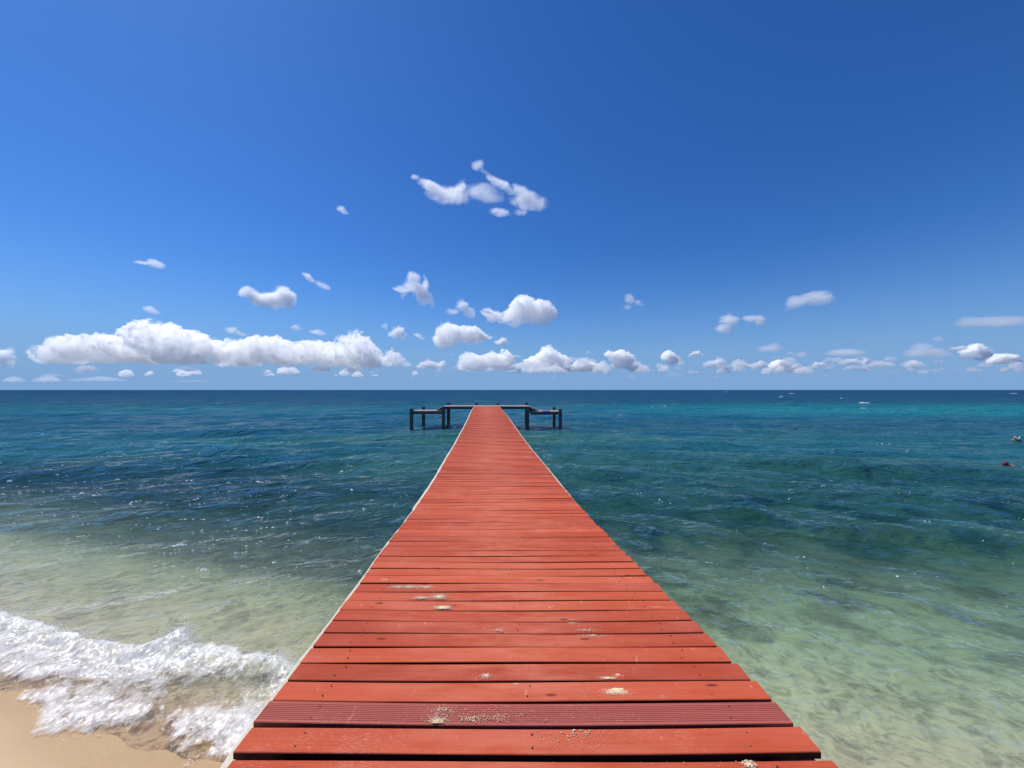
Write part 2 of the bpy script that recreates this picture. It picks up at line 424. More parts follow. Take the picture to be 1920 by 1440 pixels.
def build_whitecaps_and_sparkles():
    """small breaking crests far out, and white flecks for sun sparkle"""
    V = []; Fq = []
    caps = [(1620, 756, 3.2), (1618, 766, 1.2), (1222, 763, 1.0), (1248, 762, 1.0), (1360, 735, 9), (1484, 738, 6), (1578, 747, 3), (1900, 738, 10), (1465, 744, 4), (1137, 733, 8),
]
    for px, py, L in caps:
        d = CAM_Z * F / (py - 731); x = (px - 960) / F * d
        ns, nr = 18, 6
        base = len(V); k = random.random() * 9
        for j in range(nr):
            for i in range(ns):
                u = i / (ns - 1) * 2 - 1; v = j / (nr - 1) * 2 - 1
                ww = L * .13 * (1 - u * u) * (.6 + .8 * vnoise(np.array([u * 3 + k]), np.array([k]), 3)[0])
                V.append((x + u * L * .5, d + v * ww + .12 * L * math.sin(u * 2 + k), .02 + min(.22, L * .08) * (1 - u * u) * (1 - v * v) * (.5 + vnoise(np.array([u * 6 + k]), np.array([v * 3]), 5)[0]) + .03))
        for j in range(nr - 1):
            for i in range(ns - 1):
                a = base + j * ns + i; Fq.append((a, a + 1, a + ns + 1, a + ns))
    # white foam flecks, also standing in for sun sparkles on the wavelets
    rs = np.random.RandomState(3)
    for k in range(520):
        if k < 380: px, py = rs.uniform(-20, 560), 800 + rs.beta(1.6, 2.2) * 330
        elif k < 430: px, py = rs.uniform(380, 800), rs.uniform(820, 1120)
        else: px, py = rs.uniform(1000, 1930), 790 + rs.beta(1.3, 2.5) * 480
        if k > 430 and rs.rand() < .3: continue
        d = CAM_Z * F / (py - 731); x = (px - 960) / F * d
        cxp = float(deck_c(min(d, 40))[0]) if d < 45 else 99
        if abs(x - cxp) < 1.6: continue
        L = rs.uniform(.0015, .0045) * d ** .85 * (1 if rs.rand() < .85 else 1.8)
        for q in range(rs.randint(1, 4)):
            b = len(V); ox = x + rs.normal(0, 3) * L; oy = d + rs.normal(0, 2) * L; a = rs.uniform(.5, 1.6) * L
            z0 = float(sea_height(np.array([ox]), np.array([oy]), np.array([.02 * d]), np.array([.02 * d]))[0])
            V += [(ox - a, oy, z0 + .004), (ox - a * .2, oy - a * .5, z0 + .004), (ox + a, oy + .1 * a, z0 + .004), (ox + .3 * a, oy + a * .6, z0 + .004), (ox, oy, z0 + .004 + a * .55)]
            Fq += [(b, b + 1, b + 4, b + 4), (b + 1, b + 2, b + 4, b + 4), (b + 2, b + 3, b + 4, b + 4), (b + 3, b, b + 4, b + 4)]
    me = bpy.data.meshes.new('whitecaps_and_sparkles'); me.from_pydata(V, [], [tuple(dict.fromkeys(f)) for f in Fq]); me.update()
    m = NT('whitecap_and_sparkle_white'); co = m.objco()
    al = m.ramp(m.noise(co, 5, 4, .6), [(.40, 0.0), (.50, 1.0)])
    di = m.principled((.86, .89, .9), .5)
    tp = m.n('ShaderNodeBsdfTransparent').outputs[0]
    o = link_mesh('whitecaps_and_sparkles', me, m.surf(m.n('ShaderNodeMixShader', i_0=al, i_1=tp, i_2=di).outputs[0]))
    tag(o, 'tiny white crests and sparkle flecks scattered over the open sea', 'whitecaps_and_sparkles', kind='stuff')

# ------------------------------------------------------------------ the pier
ROWS = [(1550, 372, 1672), (1412, 428, 1550), (1362, 473.4, 1496), (1309, 511, 1448.4), (1271, 542, 1407), (1233, 570, 1370), (1202, 592, 1338), (1176, 612.5, 1312.5),
        (1151, 631, 1288), (1130.6, 648.4, 1267), (1110, 664, 1246), (1092.5, 675, 1227.5), (1074, 688, 1209), (1051, 704.7, 1187), (1040, 709, 1176.6), (1010, 734.4, 1146),
        (987.5, 752, 1123), (963.5, 770.5, 1100), (937.5, 790, 1077), (910, 808.5, 1052), (885.4, 823.5, 1033), (858, 838.5, 1010.4), (831, 855, 987.5), (804, 869, 968.75),
        (789.6, 876.4, 958), (777, 882, 950), (761.5, 890, 935.4)]
W_DECK = 2.55
_t = []
for y, xl, xr in ROWS:
    d = F * W_DECK / (xr - xl)
    _t.append((d, (xl - 960) / F * d, (xr - 960) / F * d, CAM_Z - (y - 731) * d / F))
_t = np.array(_t)
# smooth the measured line along the pier (in log distance)
_ld = np.linspace(math.log(1.0), math.log(41.0), 400)
def _smooth(v):
    q = np.interp(_ld, np.log(_t[:, 0]), v)
    k = np.exp(-np.linspace(-2.2, 2.2, 61) ** 2); k /= k.sum()
    qq = np.pad(q, 30, mode='edge')
    # keep slopes at the ends by mirroring
    qq[:30] = 2 * q[0] - q[30:0:-1]; qq[-30:] = 2 * q[-1] - q[-2:-32:-1]
    return np.convolve(qq, k, 'valid')
_cx = _smooth((_t[:, 1] + _t[:, 2]) / 2); _cz = _smooth(_t[:, 3])
def deck_c(d):
    l = np.log(np.maximum(d, 1.0))
    return np.interp(l, _ld, _cx), np.interp(l, _ld, _cz)

D_END = 40.0
PIER = empty('pier', (0, 1.2, 2.4))
tag(PIER, 'long red wooden plank pier running straight out over the sea to a dark platform head', 'pier')
POFF = -Vector(PIER.location)

def pier_part(name, me, mat, parent=None):
    me.transform(Matrix.Translation(POFF))
    return link_mesh(name, me, mat, parent or PIER)

def plank_mesh(y0, wd, th, tone, jl, jr, lift, seed, grooves=0, tilt=0.0, yaw=0.0):
    """one board: cross-section swept along x. returns V, F(quads), v-attr, tone-attr"""
    cx, cz = deck_c(y0 + wd / 2)
    ns = 17
    # profile (v, z): top side from front edge to back edge, bevelled
    if grooves:
        prof = [(0, -th), (0, -.003), (.003, 0)]
        g = np.linspace(.008, wd - .008, grooves * 4 + 1)
        for k in range(grooves):
            a, b = g[k * 4], g[k * 4 + 4]; q = (b - a)
            prof += [(a + q * .10, 0), (a + q * .50, 0), (a + q * .60, -.0028), (a + q * .90, -.0028)]
        prof += [(wd - .003, 0), (wd, -.003), (wd, -th)]
    else:
        prof = [(0, -th), (0, -.005), (0, -.004), (.0012, -.0012), (.004, 0), (wd * .3, .0006), (wd * .5, .0008), (wd * .7, .0006), (wd - .004, 0), (wd - .0012, -.0012), (wd, -.004), (wd, -.005), (wd, -th)]
    prof = np.array(prof); k = len(prof)
    us = np.linspace(-1, 1, ns)
    rs = np.random.RandomState(seed)
    bow = rs.uniform(-.002, .0035); sag = -.020 * math.exp(-y0 / 2.2) + rs.uniform(-.002, .002)
    bl = rs.uniform(-1, 1); V = []
    for u in us:
        x = cx + u * W_DECK / 2 + (jl if u < 0 else jr) * abs(u)
        yy = y0 + bow * (1 - u * u) + yaw * u
        zz = cz + sag * (1 - u * u) + lift + .003 * bl * u + .003 * math.sin(3 * u + seed)
        for pv, pz in prof:
            V.append((x, yy + pv, zz + pz + tilt * (pv / wd - .5)))
    Fq = []
    for i in range(ns - 1):
        for j in range(k):
            a = i * k + j; b = i * k + (j + 1) % k
            Fq.append((a, b, b + k, a + k))
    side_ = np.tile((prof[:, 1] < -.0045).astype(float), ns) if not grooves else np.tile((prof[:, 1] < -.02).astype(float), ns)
    vv = np.tile(prof[:, 0] / wd, ns); uu = np.repeat(us, k)
    ends = [tuple(range(k))[::-1], tuple(range((ns - 1) * k, ns * k))]
    return V, Fq, vv, side_, ends

def deck_material(name, dark=False):
    m = NT(name)
    co = m.objco(); tone = m.attr('tone'); v = m.attr('v')
    geo = m.n('ShaderNodeNewGeometry')
    rnd = m.math('MULTIPLY', tone, 37.0)
    off = m.n('ShaderNodeCombineXYZ', i_X=rnd, i_Y=rnd, i_Z=rnd).outputs[0]
    vec = m.n('ShaderNodeVectorMath', operation='ADD', i_0=co, i_1=off).outputs[0]
    streak = m.noise(m.mapping(vec, (1.2, 55, 3)), 1.0, 5, .65)
    streak2 = m.noise(m.mapping(vec, (5, 130, 3)), 1.0, 3, .6)
    blot = m.noise(m.mapping(vec, (1.6, 5, 1)), 1.0, 4, .6)
    if dark:
        c = m.mixc(streak, (.32, .075, .058), (.45, .125, .095))
    else:
        c = m.mixc(tone, (.38, .058, .025), (.55, .098, .038))
        c = m.mixc(m.ramp(streak, [(.35, 0.0), (.75, .45)]), c, (.27, .042, .028))
        c = m.mixc(m.ramp(blot, [(.45, 0.0), (.8, .55)]), c, (.56, .15, .10))
    # pale dust and salt caught in the ribs
    du = m.math('MULTIPLY', m.noise(m.mapping(co, (1.1, 1.1, 1)), 1.3, 3, .6), m.noise(m.mapping(co, (18, 110, 1)), 2.4, 2, .6))
    c = m.mixc(m.ramp(du, [(.33, 0.0), (.42, .40)]), c, (.66, .36, .24))
    # walked-on track: paint worn pale
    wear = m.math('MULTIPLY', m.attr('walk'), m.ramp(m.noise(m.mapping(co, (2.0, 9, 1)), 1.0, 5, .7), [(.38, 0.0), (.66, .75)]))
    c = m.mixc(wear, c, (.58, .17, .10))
    sc2 = m.noise(m.mapping(vec, (7, 3, 1)), 3.0, 4, .75)
    c = m.mixc(m.ramp(sc2, [(.64, 0.0), (.70, .5)]), c, (.66, .34, .24))
    c = m.mixc(m.ramp(m.noise(m.mapping(vec, (.5, 16, 1)), 2.0, 4, .7), [(.60, 0.0), (.74, .4)]), c, (.24, .040, .022))
    # dark knots / damp marks
    kn = m.n('ShaderNodeTexVoronoi', feature='F1', i_Vector=m.mapping(co, (2.2, 7, 0), loc=(.3, .2, 0)), i_Scale=1.0).outputs[0]
    c = m.mixc(m.ramp(kn, [(.055, .75), (.085, 0.0)]), c, (.10, .020, .016))
    c = m.mixc(m.attr('side'), c, (.050, .014, .010))  # unpainted board sides, coloured dark to deepen the shade in the gaps
    rib = m.math('SINE', m.math('MULTIPLY', v, 6.2832 * 21))
    ribmask = m.ramp(m.noise(m.mapping(vec, (.8, 3, 1)), 1.0, 2), [(.35, .25), (.65, 1.0)])
    n = m.bump(m.math('MULTIPLY', rib, ribmask), .0 if dark else .50, .0012)
    n = m.bump(streak2, .5, .0025, n)
    n = m.bump(streak, .4, .004, n)
    return m.surf(m.principled(c, m.math('MULTIPLY_ADD', blot, .15, .62), n, .12))

def build_deck():
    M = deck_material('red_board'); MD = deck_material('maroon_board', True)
    V = []; Q = []; VV = []; TT = []; SS = []
    y = 1.060; i = 0; nbase = 0
    bm_ends = []
    # boards: pitch about 15 cm
    tops = []
    while y < D_END - .02:
        rs = np.random.RandomState(1000 + i)
        wd = .1255 + rs.uniform(-.0015, .0015); gap = .0265 + rs.uniform(-.003, .003)
        tone = float(np.clip(rs.normal(.5, .30), 0, 1))
        if y > 5 and rs.rand() < .07: tone = .05
        jl = rs.uniform(-.006, .006); jr = rs.uniform(-.008, .008)
        tilt = rs.uniform(-.001, .001); yaw = rs.uniform(-.002, .002) 
        tops.append((y, wd))
        maroon = (abs(y + wd / 2 - 1.886) < .07)
        v, q, vv, sd_, ends = plank_mesh(y, wd, .032, tone, jl, jr, rs.uniform(-.001, .001), i, 10 if maroon else 0, tilt, yaw)
        if maroon:
            me = bpy.data.meshes.new('plank'); me.from_pydata(v, [], q + ends); me.update()
            fattr(me, 'v', vv); fattr(me, 'side', sd_); fattr(me, 'tone', np.full(len(v), .3))
            maroon_me = me
        else:
            b = len(V)
            V += v; Q += [tuple(b + a for a in f) for f in q] + [tuple(b + a for a in f) for f in ends]
            VV += list(vv); SS += list(sd_); TT += [tone] * len(v)
        y += wd + gap; i += 1
    me = bpy.data.meshes.new('deck'); me.from_pydata(V, [], Q); me.update()
    fattr(me, 'v', VV); fattr(me, 'tone', TT); fattr(me, 'side', SS)
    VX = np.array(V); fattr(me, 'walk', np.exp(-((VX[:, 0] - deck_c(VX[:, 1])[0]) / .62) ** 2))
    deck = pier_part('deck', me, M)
    pl = pier_part('plank', maroon_me, MD, deck)
    tag(pl, 'darker maroon board with deep ribs, near the front of the deck')
    return tops
TOPS = build_deck()

def add_box(bm, cx, cy, cz, sx, sy, sz, bev=0.0, rot=None):
    r = bmesh.ops.create_cube(bm, size=1.0)
    vs = r['verts']
    bmesh.ops.scale(bm, vec=(sx, sy, sz), verts=vs)
    if bev:
        es = list({e for v in vs for e in v.link_edges})
        rr = bmesh.ops.bevel(bm, geom=es, offset=bev, segments=2, affect='EDGES')
        vs = list({v for f in rr['faces'] for v in f.verts} | {v for v in vs if v.is_valid})
    if rot is not None: bmesh.ops.rotate(bm, verts=vs, cent=(0, 0, 0), matrix=rot)
    bmesh.ops.translate(bm, vec=(cx, cy, cz), verts=vs)
    return vs

def from_bm(name, bm):
    me = bpy.data.meshes.new(name); bm.to_mesh(me); bm.free(); return me

def concrete(name, c1, c2, rough=.85):
    m = NT(name); co = m.objco()
    n1 = m.noise(co, 3.0, 6, .65); n2 = m.noise(co, 45, 4, .7); n3 = m.noise(m.mapping(co, (1, 1, .15)), 9, 4, .6)
    c = m.mixc(n1, c1, c2)
    c = m.mixc(m.ramp(n3, [(.5, 0.0), (.75, .6)]), c, tuple(v * .5 for v in c1))
    c = m.mixc(m.ramp(n2, [(.55, 0.0), (.7, .35)]), c, tuple(min(1, v * 1.3) for v in c2))
    return m.surf(m.principled(c, rough, m.bump(n2, .5, .006, m.bump(n1, .5, .02)), .3))
M_PALE = concrete('pale_concrete', (.42, .38, .29), (.74, .69, .57))
M_GREY = concrete('weathered_concrete', (.11, .115, .11), (.20, .20, .19))
M_TOP = concrete('worn_slab', (.22, .17, .155), (.34, .28, .25))
M_BLUEG = concrete('dark_concrete', (.045, .05, .052), (.11, .115, .115))  # dark grey concrete of piles, head beams, posts and steps

def edge_beam(side):
    """concrete edge beam under the board ends, a little rough"""
    ds = np.concatenate([np.arange(.9, 8, .12), np.arange(8, D_END, .4), [D_END - .02]])
    V = []; Fq = []
    for k, d in enumerate(ds):
        cx, cz = deck_c(d)
        if side < 0: pro = .052 + .014 * (vnoise(np.array([d * 2.5]), np.array([1.]), 4)[0] - .5)
        else: pro = -.02 + .060 * float(sstep(4.0, 7.5, np.array(d))) + .01 * (vnoise(np.array([d * 1.5]), np.array([1.]), 5)[0] - .5)
        if d > 6: pro += .022
        xo = cx + side * (W_DECK / 2 + pro); xi = cx + side * (W_DECK / 2 - .16)
        top = cz - .034 - .008 + .006 * vnoise(np.array([d * 6]), np.array([2.]), 6)[0]
        ring = [(xo, d, top - .26), (xo, d, top - .012), (xo - side * .012, d, top), (xi, d, top), (xi, d, top - .26)]
        V += ring
        if k:
            for j in range(5):
                a = (k - 1) * 5 + j; b = (k - 1) * 5 + (j + 1) % 5
                Fq.append((a, b, b + 5, a + 5) if side < 0 else (b, a, a + 5, b + 5))
    Fq = list(Fq)
    me = bpy.data.meshes.new('edge_beam'); me.from_pydata(V, [], Fq + [(4, 3, 2, 1, 0), tuple(range(len(V) - 5, len(V)))]); me.update()
    bm = bmesh.new(); bm.from_mesh(me); bmesh.ops.recalc_face_normals(bm, faces=bm.faces); bm.to_mesh(me); bm.free()
    pier_part('edge_beam', me, M_PALE)
edge_beam(-1); edge_beam(1)

def build_understructure():
    # unseen dark timber joists, made wide to block light from below the gaps
    mj = NT('dark_timber'); cj = mj.objco()
    MJ = mj.surf(mj.principled(mj.mixc(mj.noise(mj.mapping(cj, (20, 1.5, 6)), 1.0, 4), (.022, .015, .012), (.05, .035, .028)), .85))
    ds = np.concatenate([np.arange(.95, 8, .25), np.arange(8, D_END, .8), [D_END - .03]])
    for ux in (-.86, -.43, 0.0, .43, .86):
        V = []; Fq = []
        for k, d in enumerate(ds):
            cx, cz = deck_c(d); top = float(cz) - .034 - .020 * math.exp(-d / 2.2) * (1 - (ux / 1.275) ** 2) - .004
            x0 = float(cx) + ux - .205; x1 = x0 + .41
            V += [(x0, d, top - .12), (x0, d, top), (x1, d, top), (x1, d, top - .12)]
            if k:
                for j in range(4):
                    a = (k - 1) * 4 + j; b = (k - 1) * 4 + (j + 1) % 4; Fq.append((a, a + 4, b + 4, b))
        me = bpy.data.meshes.new('light_block_joist'); me.from_pydata(V, [], Fq + [(0, 1, 2, 3), tuple(range(len(V) - 4, len(V)))[::-1]]); me.update()
        pier_part('light_block_joist', me, MJ)
    # cross heads and square piles below the walkway
    for d in np.arange(3.2, 37, 4.2):
        cx, cz = deck_c(d); cx = float(cx); cz = float(cz)
        bm = bmesh.new(); add_box(bm, cx, d, cz - .50, 2.3, .26, .32, .01)
        pier_part('cross_beam', from_bm('cross_beam', bm), M_GREY)
        for s in (-1, 1):
            bm = bmesh.new(); zb = -float(bed_depth(np.array([cx]), np.array([d]))[0]) - .5
            zt = cz - .662
            add_box(bm, cx + s * .9, d, (zt + zb) / 2, .27, .27, zt - zb, .015)
            pier_part('pile', from_bm('pile', bm), M_BLUEG)
build_understructure()

# pier head: wide cross platform with a lower landing at each end
def build_head():
    y0, y1 = 40.0, 42.9
    cx, cz = deck_c(39.9); cz = float(cz)
    zu = cz + .002
    xl, xr = -7.27, 1.80
    def slab(name, x0, x1, ya, yb, ztop, th, mat):
        bm = bmesh.new(); add_box(bm, (x0 + x1) / 2, (ya + yb) / 2, ztop - th / 2, x1 - x0, yb - ya, th, .01)
        return pier_part(name, from_bm(name, bm), mat)
    slab('platform', xl, xr, y0, y1, zu, .05, M_TOP)
    for yy in (y0 + .14, y1 - .14): slab('beam', xl + .02, xr - .02, yy - .12, yy + .12, zu - .053, .25, M_BLUEG)
    for xx in (xl + .9, -4.2, -1.2, xr - .9): slab('cross_beam', xx - .1, xx + .1, y0 + .27, y1 - .27, zu - .056, .22, M_BLUEG)
    def post(x, y, top, wdt=.32):
        bm = bmesh.new(); zb = -3.6
        add_box(bm, x, y, (top + zb) / 2, wdt, wdt, top - zb, .02)
        pier_part('post', from_bm('post', bm), M_BLUEG)
    # rear row reaches above the platform
    for px, top in ((841, .27), (894, .24), (933.5, .24), (987, .30)):
        post((px - 960) / F * 43.05, 43.05, zu + top)
    for x in (xl + .16, xr - .17): post(x, y0 - .14, zu - .30 if x > 0 else zu - .004, .30)
    for x in (-3.9, -1.5): post(x, y0 + .14, zu - .306, .27)
    # lower landings
    for side in (-1, 1):
        zl = 1.86 if side < 0 else 1.80
        xa, xb = (-10.45, xl - .01) if side < 0 else (xr + .01, 5.02)
        slab('landing', xa + .12, xb - .0, y0 + .02, y1 - .25, zl, .06, M_TOP)
        for yy in (y0 + .14, y1 - .39): slab('beam', xa + .14, xb - .02, yy - .10, yy + .10, zl - .063, .27, M_BLUEG)
        xo = xa if side < 0 else xb
        post(xo, y0 - .02, zl + .26)
        post(xo + (.55 if side < 0 else -.32), 43.05, zl + .32)
        slab('cross_beam', xo - .1 + (.3 if side < 0 else -.3), xo + .1 + (.3 if side < 0 else -.3), y0 + .26, y1 - .51, zl - .066, .2, M_BLUEG)
        # steps down from the platform
        bm = bmesh.new()
        n = 2 if side < 0 else 3
        for k in range(n):
            hh = (zu - zl) * (n - k) / (n + 1); tr = .30
            xk = (xl - .01 - tr * (k + .5)) if side < 0 else (xr + .01 + tr * (k + .5))
            add_box(bm, xk, y0 + 1.1, zl + hh / 2 + .001, tr - .004, 1.5, hh, .012)
        pier_part('steps', from_bm('steps', bm), M_BLUEG)
    # mooring ring block: small pale fender seen under the left corner
    bm = bmesh.new()
    bmesh.ops.create_uvsphere(bm, u_segments=14, v_segments=10, radius=.12)
    bmesh.ops.scale(bm, vec=(1.1, .8, .9), verts=bm.verts); bmesh.ops.translate(bm, vec=(xl + .36, y0 - .06, zu - .46), verts=bm.verts)
    m = NT('white_plastic'); f = pier_part('fender', from_bm('fender', bm), m.surf(m.principled((.75, .75, .72), .4)))
    for p in f.data.polygons: p.use_smooth = True
build_head()

build_whitecaps_and_sparkles()

# screws in the near boards
def build_screws():
    bm = bmesh.new()
    for i, (y, wd) in enumerate(TOPS):
        if y > 9: break
        cx, cz = deck_c(y + wd / 2)
        for ux in (-1.03, -.0 + .02, 1.0):
            if ux == .02 and i % 2: continue
            for vv in (.25, .78):
                x = cx + ux + random.uniform(-.02, .02) + (.02 if vv > .5 else 0)
                u = (x - cx) / (W_DECK / 2)
                z = cz - .020 * math.exp(-y / 2.2) * (1 - u * u) + .0035
                r = bmesh.ops.create_cone(bm, cap_ends=True, segments=8, radius1=.0042, radius2=.0034, depth=.004)
                bmesh.ops.translate(bm, vec=(x, y + wd * vv, z), verts=r['verts'])
    m = NT('rusty_screw')
    s = pier_part('screws', from_bm('screws', bm), m.surf(m.principled((.10, .055, .045), .5)))
    s['kind'] = 'stuff'
build_screws()

# ------------------------------------------------------------------ spilled sand on the boards
def build_spill():
    """grains and small heaps; centres given where they lie on the deck (u from the deck centre in m, distance in m, spread, count)"""
    heaps = [(1155, 1291, .026, .011, 900), (1165, 1290, .012, .006, 300), (1140, 1270, .02, .006, 90), (1158, 1263, .012, .006, 60), (1120, 1243, .010, .005, 40), (1060, 1227, .010, .006, 50), (1073, 1165, .014, .012, 70),
             (830, 1138, .026, .012, 380), (824, 1118, .024, .020, 300), (790, 1120, .040, .014, 160), (770, 1100, .06, .016, 240), (745, 1100, .03, .012, 90), (715, 1070, .045, .016, 150), (720, 1086, .05, .014, 150), (735, 1060, .05, .012, 60),
             (800, 1100, .03, .014, 90), (910, 1265, .012, .008, 60), (968, 1278, .010, .006, 50), (818, 1350, .020, .016, 150), (880, 1345, .05, .02, 60), (830, 1328, .03, .015, 40), (715, 1212, .008, .005, 20),
             (800, 1195, .02, .008, 30), (935, 1180, .02, .01, 30), (840, 1190, .02, .015, 50), (1110, 1190, .05, .012, 60), (1100, 1180, .04, .012, 40), (1400, 1423, .012, .008, 50), (1405, 1432, .012, .006, 50), (965, 948, .035, .05, 60), (848, 1005, .05, .04, 50),
             (1180, 1130, .09, .006, 50), (1230, 1138, .03, .006, 20), (930, 1340, .08, .03, 60), (1080, 1372, .10, .03, 50), (1020, 1090, .10, .03, 20)]
    P = []
    for px, py, sx, sy, n in heaps:
        # find the spot on the deck along this line of sight
        ds = np.linspace(1.2, 12, 4000); zz = deck_c(ds)[1]
        row = 731 + (CAM_Z - zz) * F / ds; d = ds[np.argmin(abs(row - py))]
        x = (px - 960) / F * d
        k = RNG.normal(0, 1, (n, 2)) * np.array([sx, sy]) + np.array([x, d])
        k = RNG.normal(0, 1, (n * 4, 2)) * np.array([sx, sy]) * (1 + .6 * RNG.rand(n * 4, 1)) + np.array([x, d]); n *= 4
        r = RNG.uniform(.0009, .0026, n)
        dist = np.hypot((k[:, 0] - x) / sx, (k[:, 1] - d) / sy)
        r[dist < .8] *= 1.5
        P += list(zip(k[:, 0], k[:, 1], r))
    n = 3200
    yy = 1.2 + RNG.exponential(1.6, n); xx = RNG.normal(.05, .55, n)
    P += list(zip(xx, yy, RNG.uniform(.0007, .0017, n)))
    P = np.array(P); P = P[(np.abs(P[:, 0]) < 1.15) & (P[:, 1] < 8)]
    keep = np.zeros(len(P), bool)
    starts = np.array([t[0] for t in TOPS]); wds = np.array([t[1] for t in TOPS])
    j = np.clip(np.searchsorted(starts, P[:, 1]) - 1, 0, len(starts) - 1)
    keep = (P[:, 1] - starts[j] < wds[j] - .004) & (P[:, 1] - starts[j] > .004)
    P = P[keep]; n = len(P)
    cx, cz = deck_c(P[:, 1]); u = (P[:, 0] - cx) / (W_DECK / 2)
    z = cz - .020 * np.exp(-P[:, 1] / 2.2) * (1 - u * u) + P[:, 2] * .3 + .001
    octa = np.array([(1, 0, 0), (-1, 0, 0), (0, 1, 0), (0, -1, 0), (0, 0, .6), (0, 0, -.6)], float)
    of = np.array([(0, 2, 4), (2, 1, 4), (1, 3, 4), (3, 0, 4), (2, 0, 5), (1, 2, 5), (3, 1, 5), (0, 3, 5)])
    ang = RNG.uniform(0, 3.14, n); ca, sa = np.cos(ang), np.sin(ang)
    o = octa[None] * P[:, 2][:, None, None] * RNG.uniform(.7, 1.5, (n, 1, 3))
    ox = o[..., 0] * ca[:, None] - o[..., 1] * sa[:, None]; oy = o[..., 0] * sa[:, None] + o[..., 1] * ca[:, None]
    V = np.stack([ox + P[:, 0][:, None], oy + P[:, 1][:, None], o[..., 2] + z[:, None]], -1).reshape(-1, 3)
    me = np_mesh('spilled_sand', V, (of[None] + np.arange(n)[:, None, None] * 6).reshape(-1, 3), False)
    m = NT('dry_sand_grains')
    o = link_mesh('spilled_sand', me, m.surf(m.principled((.78, .62, .42), .9)))
    tag(o, 'pale dry sand spilled in small patches over the red boards', 'sand', kind='stuff')
build_spill()

# ------------------------------------------------------------------ blue mat on the right landing
def build_mat():
    x0 = (1018 - 960) / F * 40.3; x1 = (1030 - 960) / F * 40.3
    nx, ny = 26, 34
    V = []
    for j in range(ny):
        for i in range(nx):
            a = i / (nx - 1); b = j / (ny - 1)
            x = x0 + (x1 - x0) * a + .02 * math.sin(b * 7); y = 39.98 + .95 * b
            z = 1.80 + .045 + .02 * math.sin(a * 9 + b * 4) * math.sin(b * 6 + 1) + (.0)
            if b < .06: z = 1.80 - .02 - .10 * (1 - b / .06); y = 39.97
            V.append((x, y, z))
    me = np_mesh('towel', V, grid_faces(nx, ny))
    m = NT('blue_cloth'); co = m.objco()
    c = m.mixc(m.noise(co, 30, 3), (.035, .03, .26), (.06, .06, .40))
    o = link_mesh('towel', me, m.surf(m.principled(c, .9)))
    s = o.modifiers.new('thick', 'SOLIDIFY'); s.thickness = .03; s.offset = 0
    tag(o, 'blue towel lying over the edge of the lower right landing', 'towel')
build_mat()

def build_rope():
    pts = [(1.95, 40.05, 2.33), (2.5, 40.06, 2.15), (3.0, 40.07, 2.00), (3.35, 40.08, 1.88), (3.7, 40.10, 1.83)]
    cu = bpy.data.curves.new('mooring_rope', 'CURVE'); cu.dimensions = '3D'; cu.bevel_depth = .022; cu.bevel_resolution = 2
    sp = cu.splines.new('POLY'); sp.points.add(len(pts) - 1)
    for p, c in zip(sp.points, pts): p.co = (*c, 1)
    o = bpy.data.objects.new('tmp', cu); COL.objects.link(o)
    dg = bpy.context.evaluated_depsgraph_get(); me = bpy.data.meshes.new_from_object(o.evaluated_get(dg))
    bpy.data.objects.remove(o)
    m = NT('pale_rope')
    o = link_mesh('mooring_rope', me, m.surf(m.principled((.5, .46, .38), .9)))
    tag(o, 'pale rope hanging slanting from the platform to the right landing', 'rope')
build_rope()

# ------------------------------------------------------------------ swimmers
def skin_mesh(name, pts, edges, radii, root=0, sub=2):
    me = bpy.data.meshes.new(name); me.from_pydata(pts, edges, []); me.update()
    o = bpy.data.objects.new('tmp', me); COL.objects.link(o)
    sk = o.modifiers.new('skin', 'SKIN'); sk.use_smooth_shade = True
    for i, r in enumerate(radii):
        v = me.skin_vertices[0].data[i]; v.radius = (r, r) if not isinstance(r, tuple) else r
        v.use_root = (i == root)
    ss = o.modifiers.new('sub', 'SUBSURF'); ss.levels = ss.render_levels = sub
    dg = bpy.context.evaluated_depsgraph_get()
    out = bpy.data.meshes.new_from_object(o.evaluated_get(dg)); out.name = name
    bpy.data.objects.remove(o)
    return out

def blob(name, parts, mat, parent):
    bm = bmesh.new()
    for (c, s) in parts:
        r = bmesh.ops.create_uvsphere(bm, u_segments=18, v_segments=12, radius=1)
        bmesh.ops.scale(bm, vec=s, verts=r['verts']); bmesh.ops.translate(bm, vec=c, verts=r['verts'])
    for f in bm.faces: f.smooth = True
    return link_mesh(name, from_bm(name, bm), mat, parent)

def simple(name, c, r=.5):
    m = NT(name); co = m.objco()
    return m.surf(m.principled(m.mixc(m.noise(co, 12, 3), tuple(v * .85 for v in c), c), r))
SKIN = simple('tanned_skin', (.30, .16, .10)); HAIR = simple('dark_hair', (.035, .018, .014), .4)
MAG = simple('magenta_cloth', (.12, .007, .04), .7); WHT = simple('white_rubber', (.8, .78, .75), .35); GLASS = simple('dark_lens', (.03, .03, .04), .1)

def hand_chain(pts, edges, rad, wrist_i, wrist, fwd, side, scale=1.0):
    w = Vector(wrist); f = Vector(fwd).normalized(); s = Vector(side).normalized()
    pts.append(tuple(w + f * .05)); palm = len(pts) - 1; edges.append((wrist_i, palm)); rad.append((.026, .03))
    for k in range(4):
        o = (k - 1.5) * .019
        L = (.075, .085, .08, .062)[k]
        a = w + f * .09 + s * o; b = a + f * L * .55; c = a + f * L
        n = len(pts); pts += [tuple(a), tuple(b), tuple(c)]; rad += [.0095, .0085, .007]
        edges += [(palm, n), (n, n + 1), (n + 1, n + 2)]
    a = w + f * .045 - s * .035; b = a + f * .04 - s * .018
    n = len(pts); pts += [tuple(a), tuple(b)]; rad += [.011, .009]; edges += [(palm, n), (n, n + 1)]

